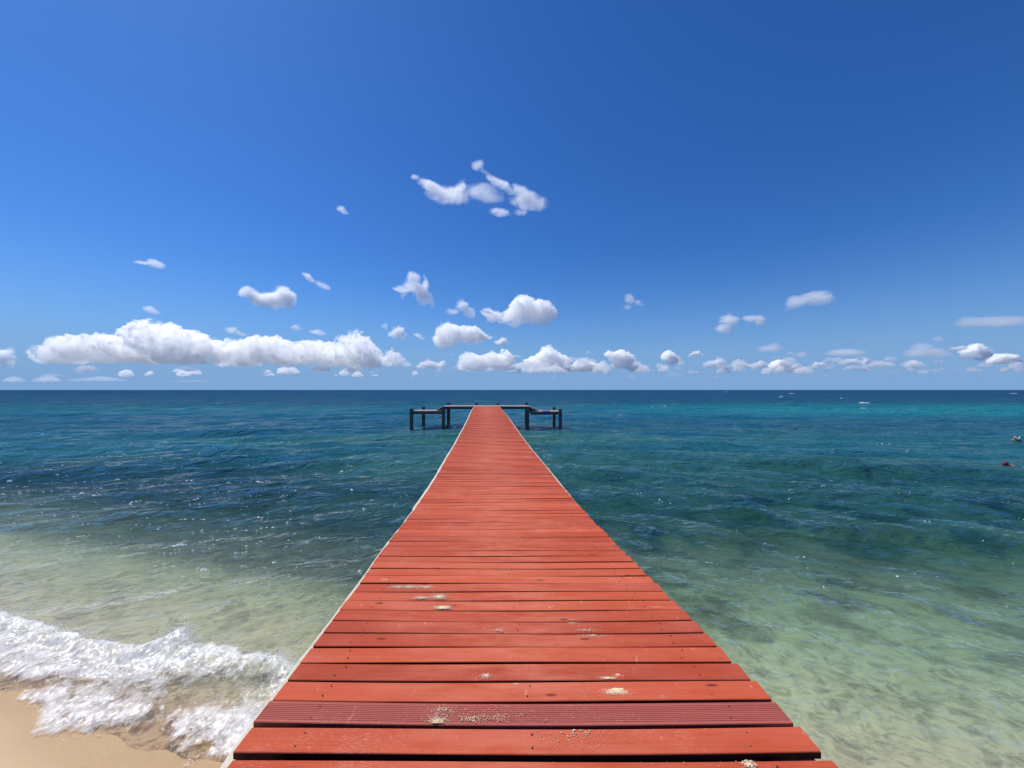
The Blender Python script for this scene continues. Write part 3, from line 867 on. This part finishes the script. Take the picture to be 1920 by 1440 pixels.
def swimmer(loc, rz, kind):
    """body lying face down, head towards -x; kind 0 = head raised and masked, kind 1 = face down with cap"""
    root = empty('person', loc); root.rotation_euler = (0, 0, rz)
    hz = .17 if kind == 0 else .05
    pts = [(.55, 0, -.10), (.35, 0, -.03), (.12, 0, .02), (0, 0, .03 + hz * .25), (-.10, 0, .05 + hz * .7), (-.18, 0, .07 + hz), (-.26, 0, .07 + hz)]
    edges = [(i, i + 1) for i in range(6)]
    rad = [(.15, .11), (.13, .10), (.17, .11), (.15, .10), .06, (.085, .09), (.07, .075)]
    for s in (-1, 1):
        n = len(pts)
        pts += [(.02, s * .19, .02), (-.16, s * .36, -.06), (-.40, s * .30, -.09)]
        rad += [.055, .042, .030]
        edges += [(3, n), (n, n + 1), (n + 1, n + 2)]
        hand_chain(pts, edges, rad, n + 2, pts[n + 2], (-1, -.1 * s, -.1), (0, 1, .2))
        n = len(pts)
        pts += [(.62, s * .11, -.12), (1.02, s * .14, -.20), (1.42, s * .13, -.16 + s * .05), (1.58, s * .13, -.18 + s * .05)]
        rad += [.085, .058, .036, .030]
        edges += [(0, n), (n, n + 1), (n + 1, n + 2), (n + 2, n + 3)]
    me = skin_mesh('body', pts, edges, rad)
    body = link_mesh('body', me, SKIN, root)
    hx, hzz = -.22, .07 + hz
    if kind == 0:
        blob('hair', [((hx + .04, 0, hzz + .055), (.115, .105, .085)), ((hx + .11, 0, hzz + .0), (.06, .09, .09))], HAIR, root)
        mk = blob('diving_mask', [((hx - .085, 0, hzz + .015), (.05, .092, .058))], WHT, root)
        blob('lens', [((hx - .115, 0, hzz + .018), (.028, .066, .040))], GLASS, mk)
        # snorkel tube
        cu = bpy.data.curves.new('snorkel', 'CURVE'); cu.dimensions = '3D'; cu.bevel_depth = .017; cu.bevel_resolution = 2
        sp = cu.splines.new('POLY'); pp = [(hx - .13, -.02, hzz - .06), (hx - .15, -.09, hzz - .07), (hx - .08, -.13, hzz - .02), (hx, -.14, hzz + .05), (hx + .03, -.14, hzz + .10)]
        sp.points.add(len(pp) - 1)
        for p, c in zip(sp.points, pp): p.co = (*c, 1)
        o = bpy.data.objects.new('tmp', cu); COL.objects.link(o)
        dg = bpy.context.evaluated_depsgraph_get(); me = bpy.data.meshes.new_from_object(o.evaluated_get(dg)); bpy.data.objects.remove(o)
        link_mesh('snorkel', me, WHT, root)
    else:
        blob('swim_cap', [((hx + .0, 0, hzz + .035), (.135, .112, .105))], MAG, root)
        blob('swim_shorts', [((.52, 0, -.08), (.16, .18, .135))], MAG, root)
    return root

def sea_spot(px, py):
    d = CAM_Z * F / (py - 731); return ((px - 960) / F * d, d)
x, y = sea_spot(1899, 829)
p = swimmer((x + .25, y, .09), R(38), 0); p.scale = (1.15,) * 3
tag(p, 'person with dark hair and white diving mask, head above water, farther of the two', 'person')
x, y = sea_spot(1887, 879)
p = swimmer((x + .10, y, .10), R(12), 1); p.scale = (1.1,) * 3
tag(p, 'person floating face down in a magenta swim cap, nearer of the two', 'person')

# ------------------------------------------------------------------ clouds: closed bodies of vapour
def cloud_mat(name, dens, col, noise=0.0, scale=1.0, lo=.42, hi=.62, stretch=(1, 1, 1), base_h=0, gap_px=0):
    m = NT(name)
    if noise:
        co = m.objco()
        n = m.noise(m.mapping(co, stretch), scale, 6, .68, 1.6)
        r = m.ramp(n, [(lo, 0.0), (hi, 1.0)])
        den = m.math('MULTIPLY', r, dens)
        if gap_px:
            g = m.noise(m.mapping(co, (1, 1, 1.3), loc=(gap_px * .7, 3, 5)), 1 / gap_px, 3, .6, .8)
            den = m.math('MULTIPLY', den, m.ramp(g, [(.40, .06), (.50, 1.0)]))
        if base_h:
            zz = m.n('ShaderNodeSeparateXYZ', i_0=co).outputs[2]
            den = m.math('MULTIPLY', den, m.math('MULTIPLY_ADD', m.math('DIVIDE', zz, base_h * .55, clamp=True), .80, .20))
    else: den = dens
    v = m.n('ShaderNodeVolumeScatter', i_Color=col, i_Density=den, i_Anisotropy=0.35)
    m.t.links.new(v.outputs[0], m.out.inputs['Volume'])
    return m.m

def cloud(top, bot, alt, thick, style, label, group=None, seed=None, dens=1.0, name='cloud'):
    """top / bot: outline points of the photograph; the cloud hangs at its own distance, with real depth"""
    bflat = np.isscalar(bot)
    top = np.array(top, float); bot = np.array(bot, float) if not np.isscalar(bot) else np.array([(top[0, 0], bot), (top[-1, 0], bot)], float)
    rs = np.random.RandomState(seed if seed is not None else int(top[0, 0] * 7 + bot[0, 1]))
    base = bot[:, 1].mean(); D = F * (alt - CAM_Z) / (731 - base)
    mpp = D / F
    Wp = top[-1, 0] - top[0, 0]; Hp = (bot[:, 1].mean() - top[:, 1].min())
    S = []
    area = Wp * Hp
    nb = int(np.clip(Wp / max(Hp, 4) * 10, 12, 60))
    x0, x1 = top[0, 0], top[-1, 0]
    def lim(x): return np.interp(x, top[:, 0], top[:, 1]), np.interp(x, bot[:, 0], bot[:, 1])
    def fit(x, r):
        """largest radius whose top stays under the outline around x"""
        for _ in range(12):
            q = np.array([x - r * .95, x - r * .6, x, x + r * .6, x + r * .95]); hq = np.array([.3, .8, 1, .8, .3]) * r
            t, b = lim(q)
            cyy = (t + hq).max()
            if cyy + r * .35 <= lim(x)[1] + .5 and q[0] > x0 - 1.5 and q[-1] < x1 + 1.5: return r, cyy
            r *= .82
        return 0, 0
    for k in range(nb * 5):
        x = rs.uniform(x0, x1); t, b = lim(x); h = b - t
        if h < 1: continue
        r, cyy = fit(x, min(h * rs.uniform(.3, .55), Hp * .45))
        if r < .7: continue
        y = cyy if rs.rand() < .6 else rs.uniform(cyy, max(cyy, b - r * .5))
        S.append((x, y, rs.uniform(-1, 1) * .38 * thick * Hp * (1 - ((x - x0) / (x1 - x0) * 2 - 1) ** 2 * .6), r))
    for kx, ky, kr in KNOBS:
        if x0 < kx < x1 and abs(ky - base) < Hp * 1.3 and style == 'puff': S.append((kx, ky, rs.uniform(-.3, .1) * kr, kr))
    L1 = list(S)
    for gen, (cnt, lo_, hi_) in enumerate(((9, .28, .45), (4, .30, .5))):
        nxt = []
        for (x, y, dp_, r) in L1:
            for q in range(cnt):
                th_ = rs.uniform(0, 6.283); el = rs.uniform(-.15, 1.0); ch = math.sqrt(max(0, 1 - el * el))
                rr = r * rs.uniform(lo_, hi_)
                if rr < .35: continue
                X2 = x + math.cos(th_) * ch * r * .95; Y2 = y - el * r * .95; D2 = dp_ + math.sin(th_) * ch * r * .95
                if X2 < x0 or X2 > x1: continue
                t, b = lim(X2)
                if Y2 - rr * .55 < t - Hp * .015 or Y2 > b: continue
                nxt.append((X2, Y2, D2, rr))
        S += nxt; L1 = nxt if len(nxt) < 900 else [nxt[q] for q in rs.choice(len(nxt), 900, False)]
    # to world, centred
    cx = (x0 + x1) / 2
    ico = bmesh.new(); bmesh.ops.create_icosphere(ico, subdivisions=1, radius=1.03)
    iv = np.array([v.co[:] for v in ico.verts]); iff = np.array([[v.index for v in f.verts] for f in ico.faces]); ico.free()
    V = []; Fq = []
    zb = CAM_Z + (731 - base) * mpp
    for k, (x, y, dep, r) in enumerate(S):
        P = np.array([(x - cx) * mpp, dep * mpp, (base - y) * mpp])
        q = iv * r * mpp * np.array([1.0, 1.0, .92]) + P
        q[:, 2] = np.maximum(q[:, 2], -.04 * Hp * mpp + .5 * (q[:, 2]) * (q[:, 2] < 0)) if np.isscalar(bot) else q[:, 2]
        V.append(q); Fq.append(iff + k * len(iv))
    me = np_mesh(name, np.concatenate(V), np.concatenate(Fq))
    # stand it at its real bearing and distance
    o = bpy.data.objects.new('tmp', me); COL.objects.link(o)
    rm = o.modifiers.new('remesh', 'REMESH'); rm.mode = 'VOXEL'; rm.voxel_size = max(Hp * mpp / 60, Wp * mpp / 520, .55 * mpp); rm.use_smooth_shade = True
    tx = bpy.data.textures.new('billow', 'CLOUDS'); tx.noise_scale = max(Hp * .13, 4.5) * mpp; tx.noise_depth = 3; tx.noise_basis = 'BLENDER_ORIGINAL'
    dp = o.modifiers.new('billow', 'DISPLACE'); dp.texture = tx; dp.strength = max(Hp * .17, 4.0) * mpp * (1 if style == 'puff' else .6); dp.mid_level = .62; dp.texture_coords = 'LOCAL'
    dg = bpy.context.evaluated_depsgraph_get(); out = bpy.data.meshes.new_from_object(o.evaluated_get(dg)); out.name = name
    bpy.data.objects.remove(o)
    H = Hp * mpp
    if style == 'puff' and bflat:
        v = np.empty(len(out.vertices) * 3, np.float32); out.vertices.foreach_get('co', v); v = v.reshape(-1, 3)
        v[:, 2] = np.where(v[:, 2] < 0, v[:, 2] * .25, v[:, 2]); out.vertices.foreach_set('co', v.ravel()); out.update()
    if style == 'puff': mat = cloud_mat('cumulus_vapour', dens * max(26.0 / H, .48 / mpp), (1, 1, 1), 1, min(6.0 / H, .14 / mpp), .45, .55, base_h=H, gap_px=38 * mpp if Wp > 100 else 0)
    elif style == 'soft': mat = cloud_mat('soft_vapour', dens * 24.0 / H, (1, 1, 1), 1, min(2.6 / H, .13 / mpp), .47, .60)
    elif style == 'wisp': mat = cloud_mat('thin_vapour', dens * 8.0 / H, (1, 1, 1), 1, 2.4 / H, .45, .82, (.6, .6, 1.2))
    else: mat = cloud_mat('grey_vapour', dens * 1.1 / H, (.62, .66, .78))
    out.materials.clear()
    ob = link_mesh(name, out, mat)
    ob.location = ((cx - 960) * mpp, D, zb)
    if style != 'puff': mat.cycles.volume_step_rate = .35 if style != 'grey' else 1
    if label: tag(ob, label, 'cloud', group)
    return ob

KNOBS = [(672, 623, 9), (668, 634, 11), (660, 645, 13), (684, 641, 11), (691, 633, 4), (655, 638, 6), (312, 615, 10), (302, 626, 15), (288, 628, 13), (330, 628, 12), (350, 632, 14), (745, 668, 12), (950, 664, 8), (1163, 668, 10), (484, 648, 14), (578, 650, 13), (520, 646, 13), (987, 572, 15), (1020, 580, 14), (1000, 585, 17)]
CL = [
 # big bank on the left
 ([(78, 662), (84, 648), (95, 643), (108, 652), (118, 640), (135, 632), (148, 630), (160, 642), (172, 632), (185, 634), (205, 628), (225, 630), (235, 628), (245, 636), (260, 634), (272, 624), (285, 611), (300, 606), (318, 604), (326, 616), (340, 618), (356, 618), (372, 630), (390, 634), (404, 640), (418, 655), (424, 672)], 682, 620, 1.0, 'puff', 'largest cumulus bank low over the sea at the left, with its tallest white tower'),
 ([(404, 672), (410, 662), (425, 650), (440, 640), (450, 637), (462, 645), (476, 634), (490, 634), (505, 633), (520, 632), (535, 640), (548, 645), (562, 640), (575, 638), (590, 637), (606, 640), (622, 650), (640, 648), (650, 636), (658, 630), (664, 616), (672, 611), (680, 616), (682, 630), (690, 632), (697, 645), (702, 655), (712, 668), (722, 668), (732, 655), (742, 656), (752, 668), (764, 676), (776, 686)], 687, 600, 1.0, 'puff', 'long white cumulus bank with one narrow tower, reaching almost to the pier'),
 ([(-30, 660), (0, 651), (25, 650), (28, 662), (38, 670), (50, 672), (54, 680)], 684, 600, .9, 'soft', 'ragged white cloud cut by the left edge of the photo'),
 ([(782, 686), (795, 674), (806, 672), (815, 679), (826, 674), (834, 678), (838, 688)], 692, 560, .9, 'soft', 'small white cloud just right of the long left bank'),
 ([(860, 684), (864, 668), (872, 660), (885, 662), (898, 668), (910, 666), (925, 660), (936, 664), (942, 656), (950, 654), (957, 664), (966, 680), (970, 690)], 694, 560, .9, 'puff', 'white double-humped cumulus straight above the pier head'),
 ([(978, 690), (984, 675), (994, 668), (1006, 668), (1014, 656), (1024, 647), (1032, 650), (1040, 660), (1052, 664), (1064, 670), (1070, 686)], 697, 540, .9, 'puff', 'pyramid-shaped white cumulus right of the pier head'),
 ([(1068, 690), (1080, 677), (1090, 675), (1104, 676), (1118, 682), (1134, 684), (1146, 690)], 696, 540, .9, 'puff', 'low white bank joining the pyramid-shaped cloud to the hooked one'),
 ([(1134, 662), (1138, 656), (1150, 661), (1163, 656), (1172, 660), (1182, 664), (1191, 674), (1193, 688)], [(1134, 664), (1150, 676), (1160, 692), (1193, 694)], 540, .9, 'puff', 'white cumulus with an overhanging left end, right of the pier head'),
 ([(1241, 668), (1246, 660), (1254, 655), (1262, 660), (1264, 668), (1272, 670), (1277, 678)], [(1241, 672), (1260, 680), (1277, 682)], 600, .9, 'puff', 'small bright cloud with a curled top, right of the cloud bank'),
 ([(1294, 664), (1302, 658), (1312, 657), (1318, 664)], 668, 640, .9, 'soft', 'tiny white cloud above the row, right of the curled one'),
 ([(1318, 682), (1326, 676), (1336, 673), (1346, 668), (1356, 672), (1364, 682), (1366, 690)], 691, 540, .9, 'soft', 'white dome cloud in the low row, right of the curled one'),
 ([(1378, 682), (1386, 673), (1394, 678), (1404, 684), (1414, 680), (1424, 674), (1432, 678), (1436, 690)], 692, 540, .9, 'soft', 'broken group of small white puffs in the low row'),
 ([(1444, 684), (1452, 676), (1460, 674), (1474, 680), (1486, 682), (1497, 688)], 692, 540, .9, 'puff', 'white wedge-shaped cloud sloping down to the right in the low row'),
 ([(1524, 684), (1534, 677), (1544, 679), (1552, 686)], 689, 560, .9, 'soft', 'small flat white cloud between the wedge and the oval ring in the low row'),
 ([(1574, 680), (1584, 673), (1600, 671), (1612, 676), (1624, 672), (1626, 680)], 683, 580, .9, 'soft', 'oval white cloud under a grey flat one in the low row'),
 ([(1636, 682), (1650, 677), (1664, 680)], 684, 580, .9, 'soft', 'thin flat white cloud, right of the oval one'),
 ([(1699, 684), (1704, 673), (1712, 673), (1722, 682), (1724, 688)], 690, 560, .9, 'soft', 'small ragged white cloud, alone left of the bright right-hand pair'),
 ([(1782, 654), (1792, 649), (1806, 648), (1810, 654)], 657, 640, .9, 'soft', 'small lens-shaped white cloud in front of the bright right-hand puff'),
 ([(1810, 660), (1816, 650), (1828, 644), (1838, 648), (1842, 658), (1850, 664)], [(1810, 662), (1826, 672), (1850, 674)], 620, .9, 'puff', 'bright white puff near the right edge with its lower end leaning right'),
 ([(1852, 678), (1860, 668), (1872, 663), (1886, 664), (1898, 665), (1904, 676)], 682, 600, .9, 'puff', 'bright white cloud nearest the right edge of the photo'),
 # free-floating ones above the row
 ([(450, 541), (460, 538), (480, 542), (500, 545), (512, 540), (526, 534), (538, 540), (552, 549), (566, 545), (580, 544), (592, 552), (602, 564), (605, 572)], [(450, 546), (470, 560), (495, 572), (540, 577), (570, 582), (595, 582), (605, 576)], 860, .7, 'soft', 'long white cloud with a pointed left end, high above the left bank'),
 ([(740, 540), (752, 528), (764, 512), (780, 508), (795, 515), (812, 522), (822, 530), (826, 545), (830, 552)], [(740, 545), (765, 550), (785, 558), (805, 566), (820, 562), (830, 554)], 860, .8, 'soft', 'compact white cloud highest of the round ones above the pier'),
 ([(901, 580), (912, 576), (928, 584), (945, 585), (958, 578), (964, 562), (978, 555), (992, 560), (1006, 565), (1020, 563), (1034, 570), (1042, 588)], [(901, 584), (920, 602), (950, 606), (1000, 608), (1030, 606), (1042, 594)], 820, .8, 'puff', 'bright white cloud with a tail to its left, right above the pier head'),
 ([(814, 636), (820, 622), (828, 606), (840, 602), (850, 608), (862, 613), (876, 614), (888, 611), (900, 618), (912, 628), (928, 630)], [(814, 640), (830, 648), (870, 648), (900, 640), (928, 634)], 720, .8, 'puff', 'wide white cloud with two humps, floating over the gap above the pier'),
 ([(930, 640), (938, 630), (946, 634), (949, 644)], 649, 720, .8, 'soft', 'small round puff at the right end of the two-humped cloud'),
 ([(730, 628), (737, 612), (744, 607), (754, 612), (761, 628)], 634, 740, .8, 'soft', 'small square white puff left of the two-humped cloud'),
 # big thin cloud, five shreds
 # grey ones
]

def fuzzy(lobes, alt, dens, label, col=(1, 1, 1), rag=1.0):
    """thin cloud without a firm edge: vapour fading outwards from a few drawn-out cores. lobe = x, y, rx, ry, slant in degrees, weight"""
    L = [tuple(l) + (0, 1.0)[len(l) - 4:] if len(l) < 6 else tuple(l) for l in lobes]
    ym = max(l[1] + l[3] for l in L); cx = sum(l[0] for l in L) / len(L)
    mpp = (alt - CAM_Z) / (731 - ym); D = mpp * F
    ico = bmesh.new(); bmesh.ops.create_icosphere(ico, subdivisions=3, radius=1)
    iv = np.array([v.co[:] for v in ico.verts]); iff = np.array([[v.index for v in f.verts] for f in ico.faces]); ico.free()
    V = []; Fq = []
    m = NT('thin_vapour'); co = m.objco()
    rbar = sum(l[3] for l in L) / len(L) * mpp
    nz = m.n('ShaderNodeTexNoise', i_Vector=m.mapping(co, (.7, .7, 1.1)), i_Scale=.55 / rbar, i_Detail=3.0)
    warpv = m.n('ShaderNodeVectorMath', operation='SUBTRACT', i_0=nz.outputs['Color'], i_1=(.5, .5, .5)).outputs[0]
    cw = m.n('ShaderNodeVectorMath', operation='MULTIPLY_ADD', i_0=warpv, i_1=(rbar * 1.5 * rag,) * 3, i_2=co).outputs[0]
    best = None
    for k, (x, y, rx, ry, ang, wt) in enumerate(L):
        a = R(ang); c = np.array([(x - cx) * mpp, 0, (ym - y) * mpp]); rd = (rx + ry) * .38
        q = iv * np.array([rx, rd, ry]) * mpp * 1.12
        q = np.stack([q[:, 0] * math.cos(a) + q[:, 2] * math.sin(a), q[:, 1], -q[:, 0] * math.sin(a) + q[:, 2] * math.cos(a)], -1) + c
        V.append(q); Fq.append(iff + k * len(iv))
        d = m.n('ShaderNodeVectorMath', operation='SUBTRACT', i_0=cw, i_1=tuple(c)).outputs[0]
        r_ = m.n('ShaderNodeVectorRotate', rotation_type='Y_AXIS', i_Vector=d, i_Angle=-a).outputs[0]
        sc_ = m.n('ShaderNodeVectorMath', operation='MULTIPLY', i_0=r_, i_1=(1 / (rx * mpp), 1 / (rd * mpp), 1 / (ry * mpp))).outputs[0]
        ln = m.n('ShaderNodeVectorMath', operation='LENGTH', i_0=sc_).outputs['Value']
        f = m.math('MULTIPLY', m.math('SUBTRACT', 1.0, m.math('POWER', ln, 1.6)), wt)
        best = f if best is None else m.math('MAXIMUM', best, f)
    n1 = m.noise(m.mapping(cw, (.6, .6, 1)), 1.6 / rbar, 5, .65, .5)
    f = m.math('ADD', best, m.math('MULTIPLY', m.math('SUBTRACT', n1, .52), 2.4 * rag))
    f = m.math('MULTIPLY', m.math('MULTIPLY', f, m.math('MULTIPLY', best, 2.5, clamp=True), clamp=True), dens / rbar)
    v = m.n('ShaderNodeVolumeScatter', i_Color=col, i_Density=f, i_Anisotropy=.35)
    m.t.links.new(v.outputs[0], m.out.inputs['Volume']); m.m.cycles.volume_step_rate = .35
    me = np_mesh('cloud', np.concatenate(V), np.concatenate(Fq))
    o = bpy.data.objects.new('tmp', me); COL.objects.link(o)
    rm = o.modifiers.new('remesh', 'REMESH'); rm.mode = 'VOXEL'; rm.voxel_size = rbar / 7; rm.use_smooth_shade = True
    dg = bpy.context.evaluated_depsgraph_get(); out = bpy.data.meshes.new_from_object(o.evaluated_get(dg)); out.name = 'cloud'
    bpy.data.objects.remove(o); out.materials.clear()
    ob = link_mesh('cloud', out, m.m); ob.location = ((cx - 960) * mpp, D, CAM_Z + (731 - ym) * mpp)
    tag(ob, label, 'cloud')

FZ = [
 ([(814, 353, 40, 9, 24), (861, 352, 22, 10, -50, .8), (840, 367, 50, 17, 3, .75), (778, 331, 9, 6, 0, .9)], 1050, 1.5, 'left wing of the big thin cloud high in the middle of the sky'),
 ([(905, 364, 50, 19, 6, 1.0)], 1050, .75, 'faint middle veil of the big thin cloud'),
 ([(895, 311, 15, 14, -30), (906, 320, 14, 7, 30, .7)], 1050, .8, 'topmost shred of the big thin cloud'),
 ([(938, 345, 38, 8, 33), (986, 366, 34, 13, 30), (990, 380, 44, 16, 8, .85)], 1050, 1.4, 'brightest slanting right wing of the big thin cloud'),
 ([(938, 398, 24, 8, 10), (976, 398, 18, 7, -5, .7)], 1050, .9, 'lowest shred of the big thin cloud'),
 ([(642, 395, 15, 8, 30)], 1000, .8, 'small faint wisp high up, left of the big thin cloud'),
 ([(268, 493, 20, 5, 5, .8), (292, 495, 20, 10, 18)], 950, .9, 'thin wisp alone high on the left'),
 ([(578, 520, 19, 6, 38), (606, 536, 20, 8, 22, .7)], 900, .9, 'slanting wisp above the long pointed cloud'),
 ([(283, 582, 19, 9, 18)], 800, .8, 'small faint wisp over the largest bank'),
 ([(434, 620, 12, 10, 0), (450, 625, 15, 6, 22, .8)], 720, 1.1, 'small wisp just above the joint of the two left banks'),
 ([(555, 615, 13, 7, 0)], 740, .7, 'tiny faint wisp over the long bank'),
 ([(595, 624, 20, 7, 5)], 740, .9, 'small flat wisp over the long bank, left of its tower'),
 ([(722, 613, 8, 8, 0)], 760, .8, 'tiny faint puff beside the small square one'),
 ([(785, 631, 14, 6, 30)], 740, 1.0, 'tiny slanting wisp left of the two-humped cloud'),
 ([(866, 572, 16, 14, 25), (880, 586, 16, 13, 40), (848, 586, 18, 10, 0, .6)], 820, 1.8, 'thin torn white cloud between the two round ones above the pier'),
 ([(1181, 561, 13, 10, 30), (1196, 567, 15, 7, 20, .8), (1177, 577, 12, 10, 0, .6)], 840, .9, 'thin torn wisp standing right of the bright tailed cloud'),
 ([(1366, 600, 24, 15, 15), (1358, 618, 22, 14, -10, .9)], 800, 2.0, 'upright soft white cloud, left one of the pair at the right'),
 ([(1406, 598, 20, 9, 5, .9), (1424, 601, 14, 12, 0)], 820, 1.7, 'flat soft white cloud, right one of the pair at the right'),
 ([(1492, 568, 26, 17, 0), (1520, 560, 30, 17, -5, .8), (1543, 558, 24, 16, 0)], 850, 1.7, 'soft white cloud highest on the right side of the sky'),
 ([(1444, 654, 30, 8, 0), (1452, 650, 15, 9, 0)], 660, 1.2, 'small grey cloud above the low row, right of the middle'),
 ([(1585, 661, 44, 8, 0)], 640, 1.2, 'flat grey streak of cloud above the oval white one'),
 ([(1735, 661, 50, 11, 0), (1728, 652, 24, 13, 0), (1764, 665, 26, 8, 0)], 640, 1.1, 'larger grey cloud left of the bright right-hand puffs'),
 ([(1758, 636, 14, 6, 0)], 700, 1.0, 'tiny grey cloud above the larger grey one'),
 ([(1870, 603, 90, 11, 0, .9), (1816, 603, 28, 12, 0)], 760, .9, 'grey lavender cloud cut by the right edge, above the low row'),
]
for k_, (lo_, al_, de_, la_) in enumerate(FZ):
    fuzzy(lo_, al_, de_, la_, (.60, .64, .76) if 'grey' in la_ else (1, 1, 1), .5 if 'grey' in la_ else 1.0)

def soft_cloud(top, bot, alt, label):
    top = np.array(top, float); bot = np.array([(top[0, 0], bot), (top[-1, 0], bot)], float) if np.isscalar(bot) else np.array(bot, float)
    rs = np.random.RandomState(int(top[0, 0]) + 300)
    x0, x1 = top[0, 0], top[-1, 0]; W_ = x1 - x0; L = []
    n = int(np.clip(W_ / 6, 3, 11))
    for k in range(n):
        x = x0 + W_ * (k + .5 + rs.uniform(-.3, .3)) / n
        t = np.interp(x, top[:, 0], top[:, 1]); b = np.interp(x, bot[:, 0], bot[:, 1]); h = b - t
        ry = max(h * (rs.uniform(.60, .80) if h > 22 else rs.uniform(.48, .68)), 3.0); rx = max(min(W_ / n * 1.25, ry * 2.2), 4.0)
        L.append((x, t + ry * rs.uniform(.75, 1.0), rx, ry, rs.uniform(-25, 25), rs.uniform(.75, 1)))
        if h > 14: L.append((x + rs.uniform(-4, 4), b - h * .28, rx, h * .32, rs.uniform(-10, 10), .8))
    fuzzy(L[:14], alt, 3.6, label, rag=1.05)

for c in CL:
    top, bot, alt, th, style, label = c[:6]
    dn = 1.0
    if style == 'faint': style = 'wisp'; dn = .45
    if style == 'soft': soft_cloud(top, bot, alt, label); continue
    cloud(top, bot, alt, th, style, label, dens=dn)

def faint_row():
    """far, low cloud scraps right above the horizon"""
    rs = np.random.RandomState(5)
    segs = [(60, 116, 703, 716), (70, 130, 698, 706), (140, 160, 692, 700), (180, 205, 693, 698), (110, 245, 705, 715), (300, 420, 712, 717), (320, 372, 686, 693), (530, 552, 689, 697), (570, 605, 690, 700),
            (765, 778, 706, 711), (1030, 1046, 705, 711), (1170, 1196, 700, 710), (1240, 1284, 696, 707), (1300, 1330, 702, 708), (1330, 1360, 703, 709), (1400, 1420, 716, 719), (1470, 1500, 702, 708), (1520, 1560, 700, 706), (1630, 1700, 698, 704), (1810, 1832, 688, 697), (1850, 1900, 700, 705), (0, 50, 705, 716)]
    objs = []
    for x0, x1, y0, y1 in segs:
        xs = np.linspace(x0, x1, 6); tp = [(x, y1 - (y1 - y0) * (math.sin((x - x0) / (x1 - x0) * math.pi) * rs.uniform(.6, 1) + .1)) for x in xs]
        objs.append(cloud(tp, y1, 430, .8, 'grey', None, seed=int(x0) + 1, dens=.9))
    faint = list(objs); objs = []
    for k in range(170):
        if k < 142: x = rs.uniform(845, 1925)
        else: x = rs.uniform(60, 830)
        yb = rs.choice([rs.uniform(684, 700), rs.uniform(662, 690)], p=[.75, .25]) if k < 142 else rs.uniform(694, 706)
        wd = 6 + rs.exponential(13); ht = min(wd * rs.uniform(.15, .65), 13)
        tp = [(x - wd / 2, yb), (x - wd * .3, yb - ht * rs.uniform(.3, .9)), (x - wd * .1, yb - ht * rs.uniform(.5, 1)), (x + wd * .12, yb - ht * rs.uniform(.5, 1)), (x + wd * .3, yb - ht * rs.uniform(.2, .8)), (x + wd / 2, yb)]
        objs.append(cloud(tp, yb + .5, 470, .8, 'grey', None, seed=k + 900, dens=1))
    def merge(objs, name, mat, label):
        V = []; Fq = []; n = 0
        for o in objs:
            me = o.data; v = np.empty(len(me.vertices) * 3, np.float32); me.vertices.foreach_get('co', v); v = v.reshape(-1, 3) + np.array(o.location)[None]
            if len(v) == 0: continue
            me.calc_loop_triangles(); t = np.empty(len(me.loop_triangles) * 3, np.int32); me.loop_triangles.foreach_get('vertices', t); V.append(v); Fq.append(t.reshape(-1, 3) + n); n += len(v)
        me = np_mesh(name, np.concatenate(V), np.concatenate(Fq))
        for o in objs: bpy.data.objects.remove(o)
        o = link_mesh(name, me, mat); tag(o, label, 'clouds', kind='stuff')
    merge(faint, 'distant_clouds', cloud_mat('distant_vapour', .0012, (.93, .95, 1)), 'faint pale scraps of cloud right above the horizon')
    merge(objs, 'distant_puffs', cloud_mat('distant_puff_vapour', .022, (1, 1, 1), 1, .012, .42, .58), 'many small white puffs in a thin row above the horizon')
faint_row()
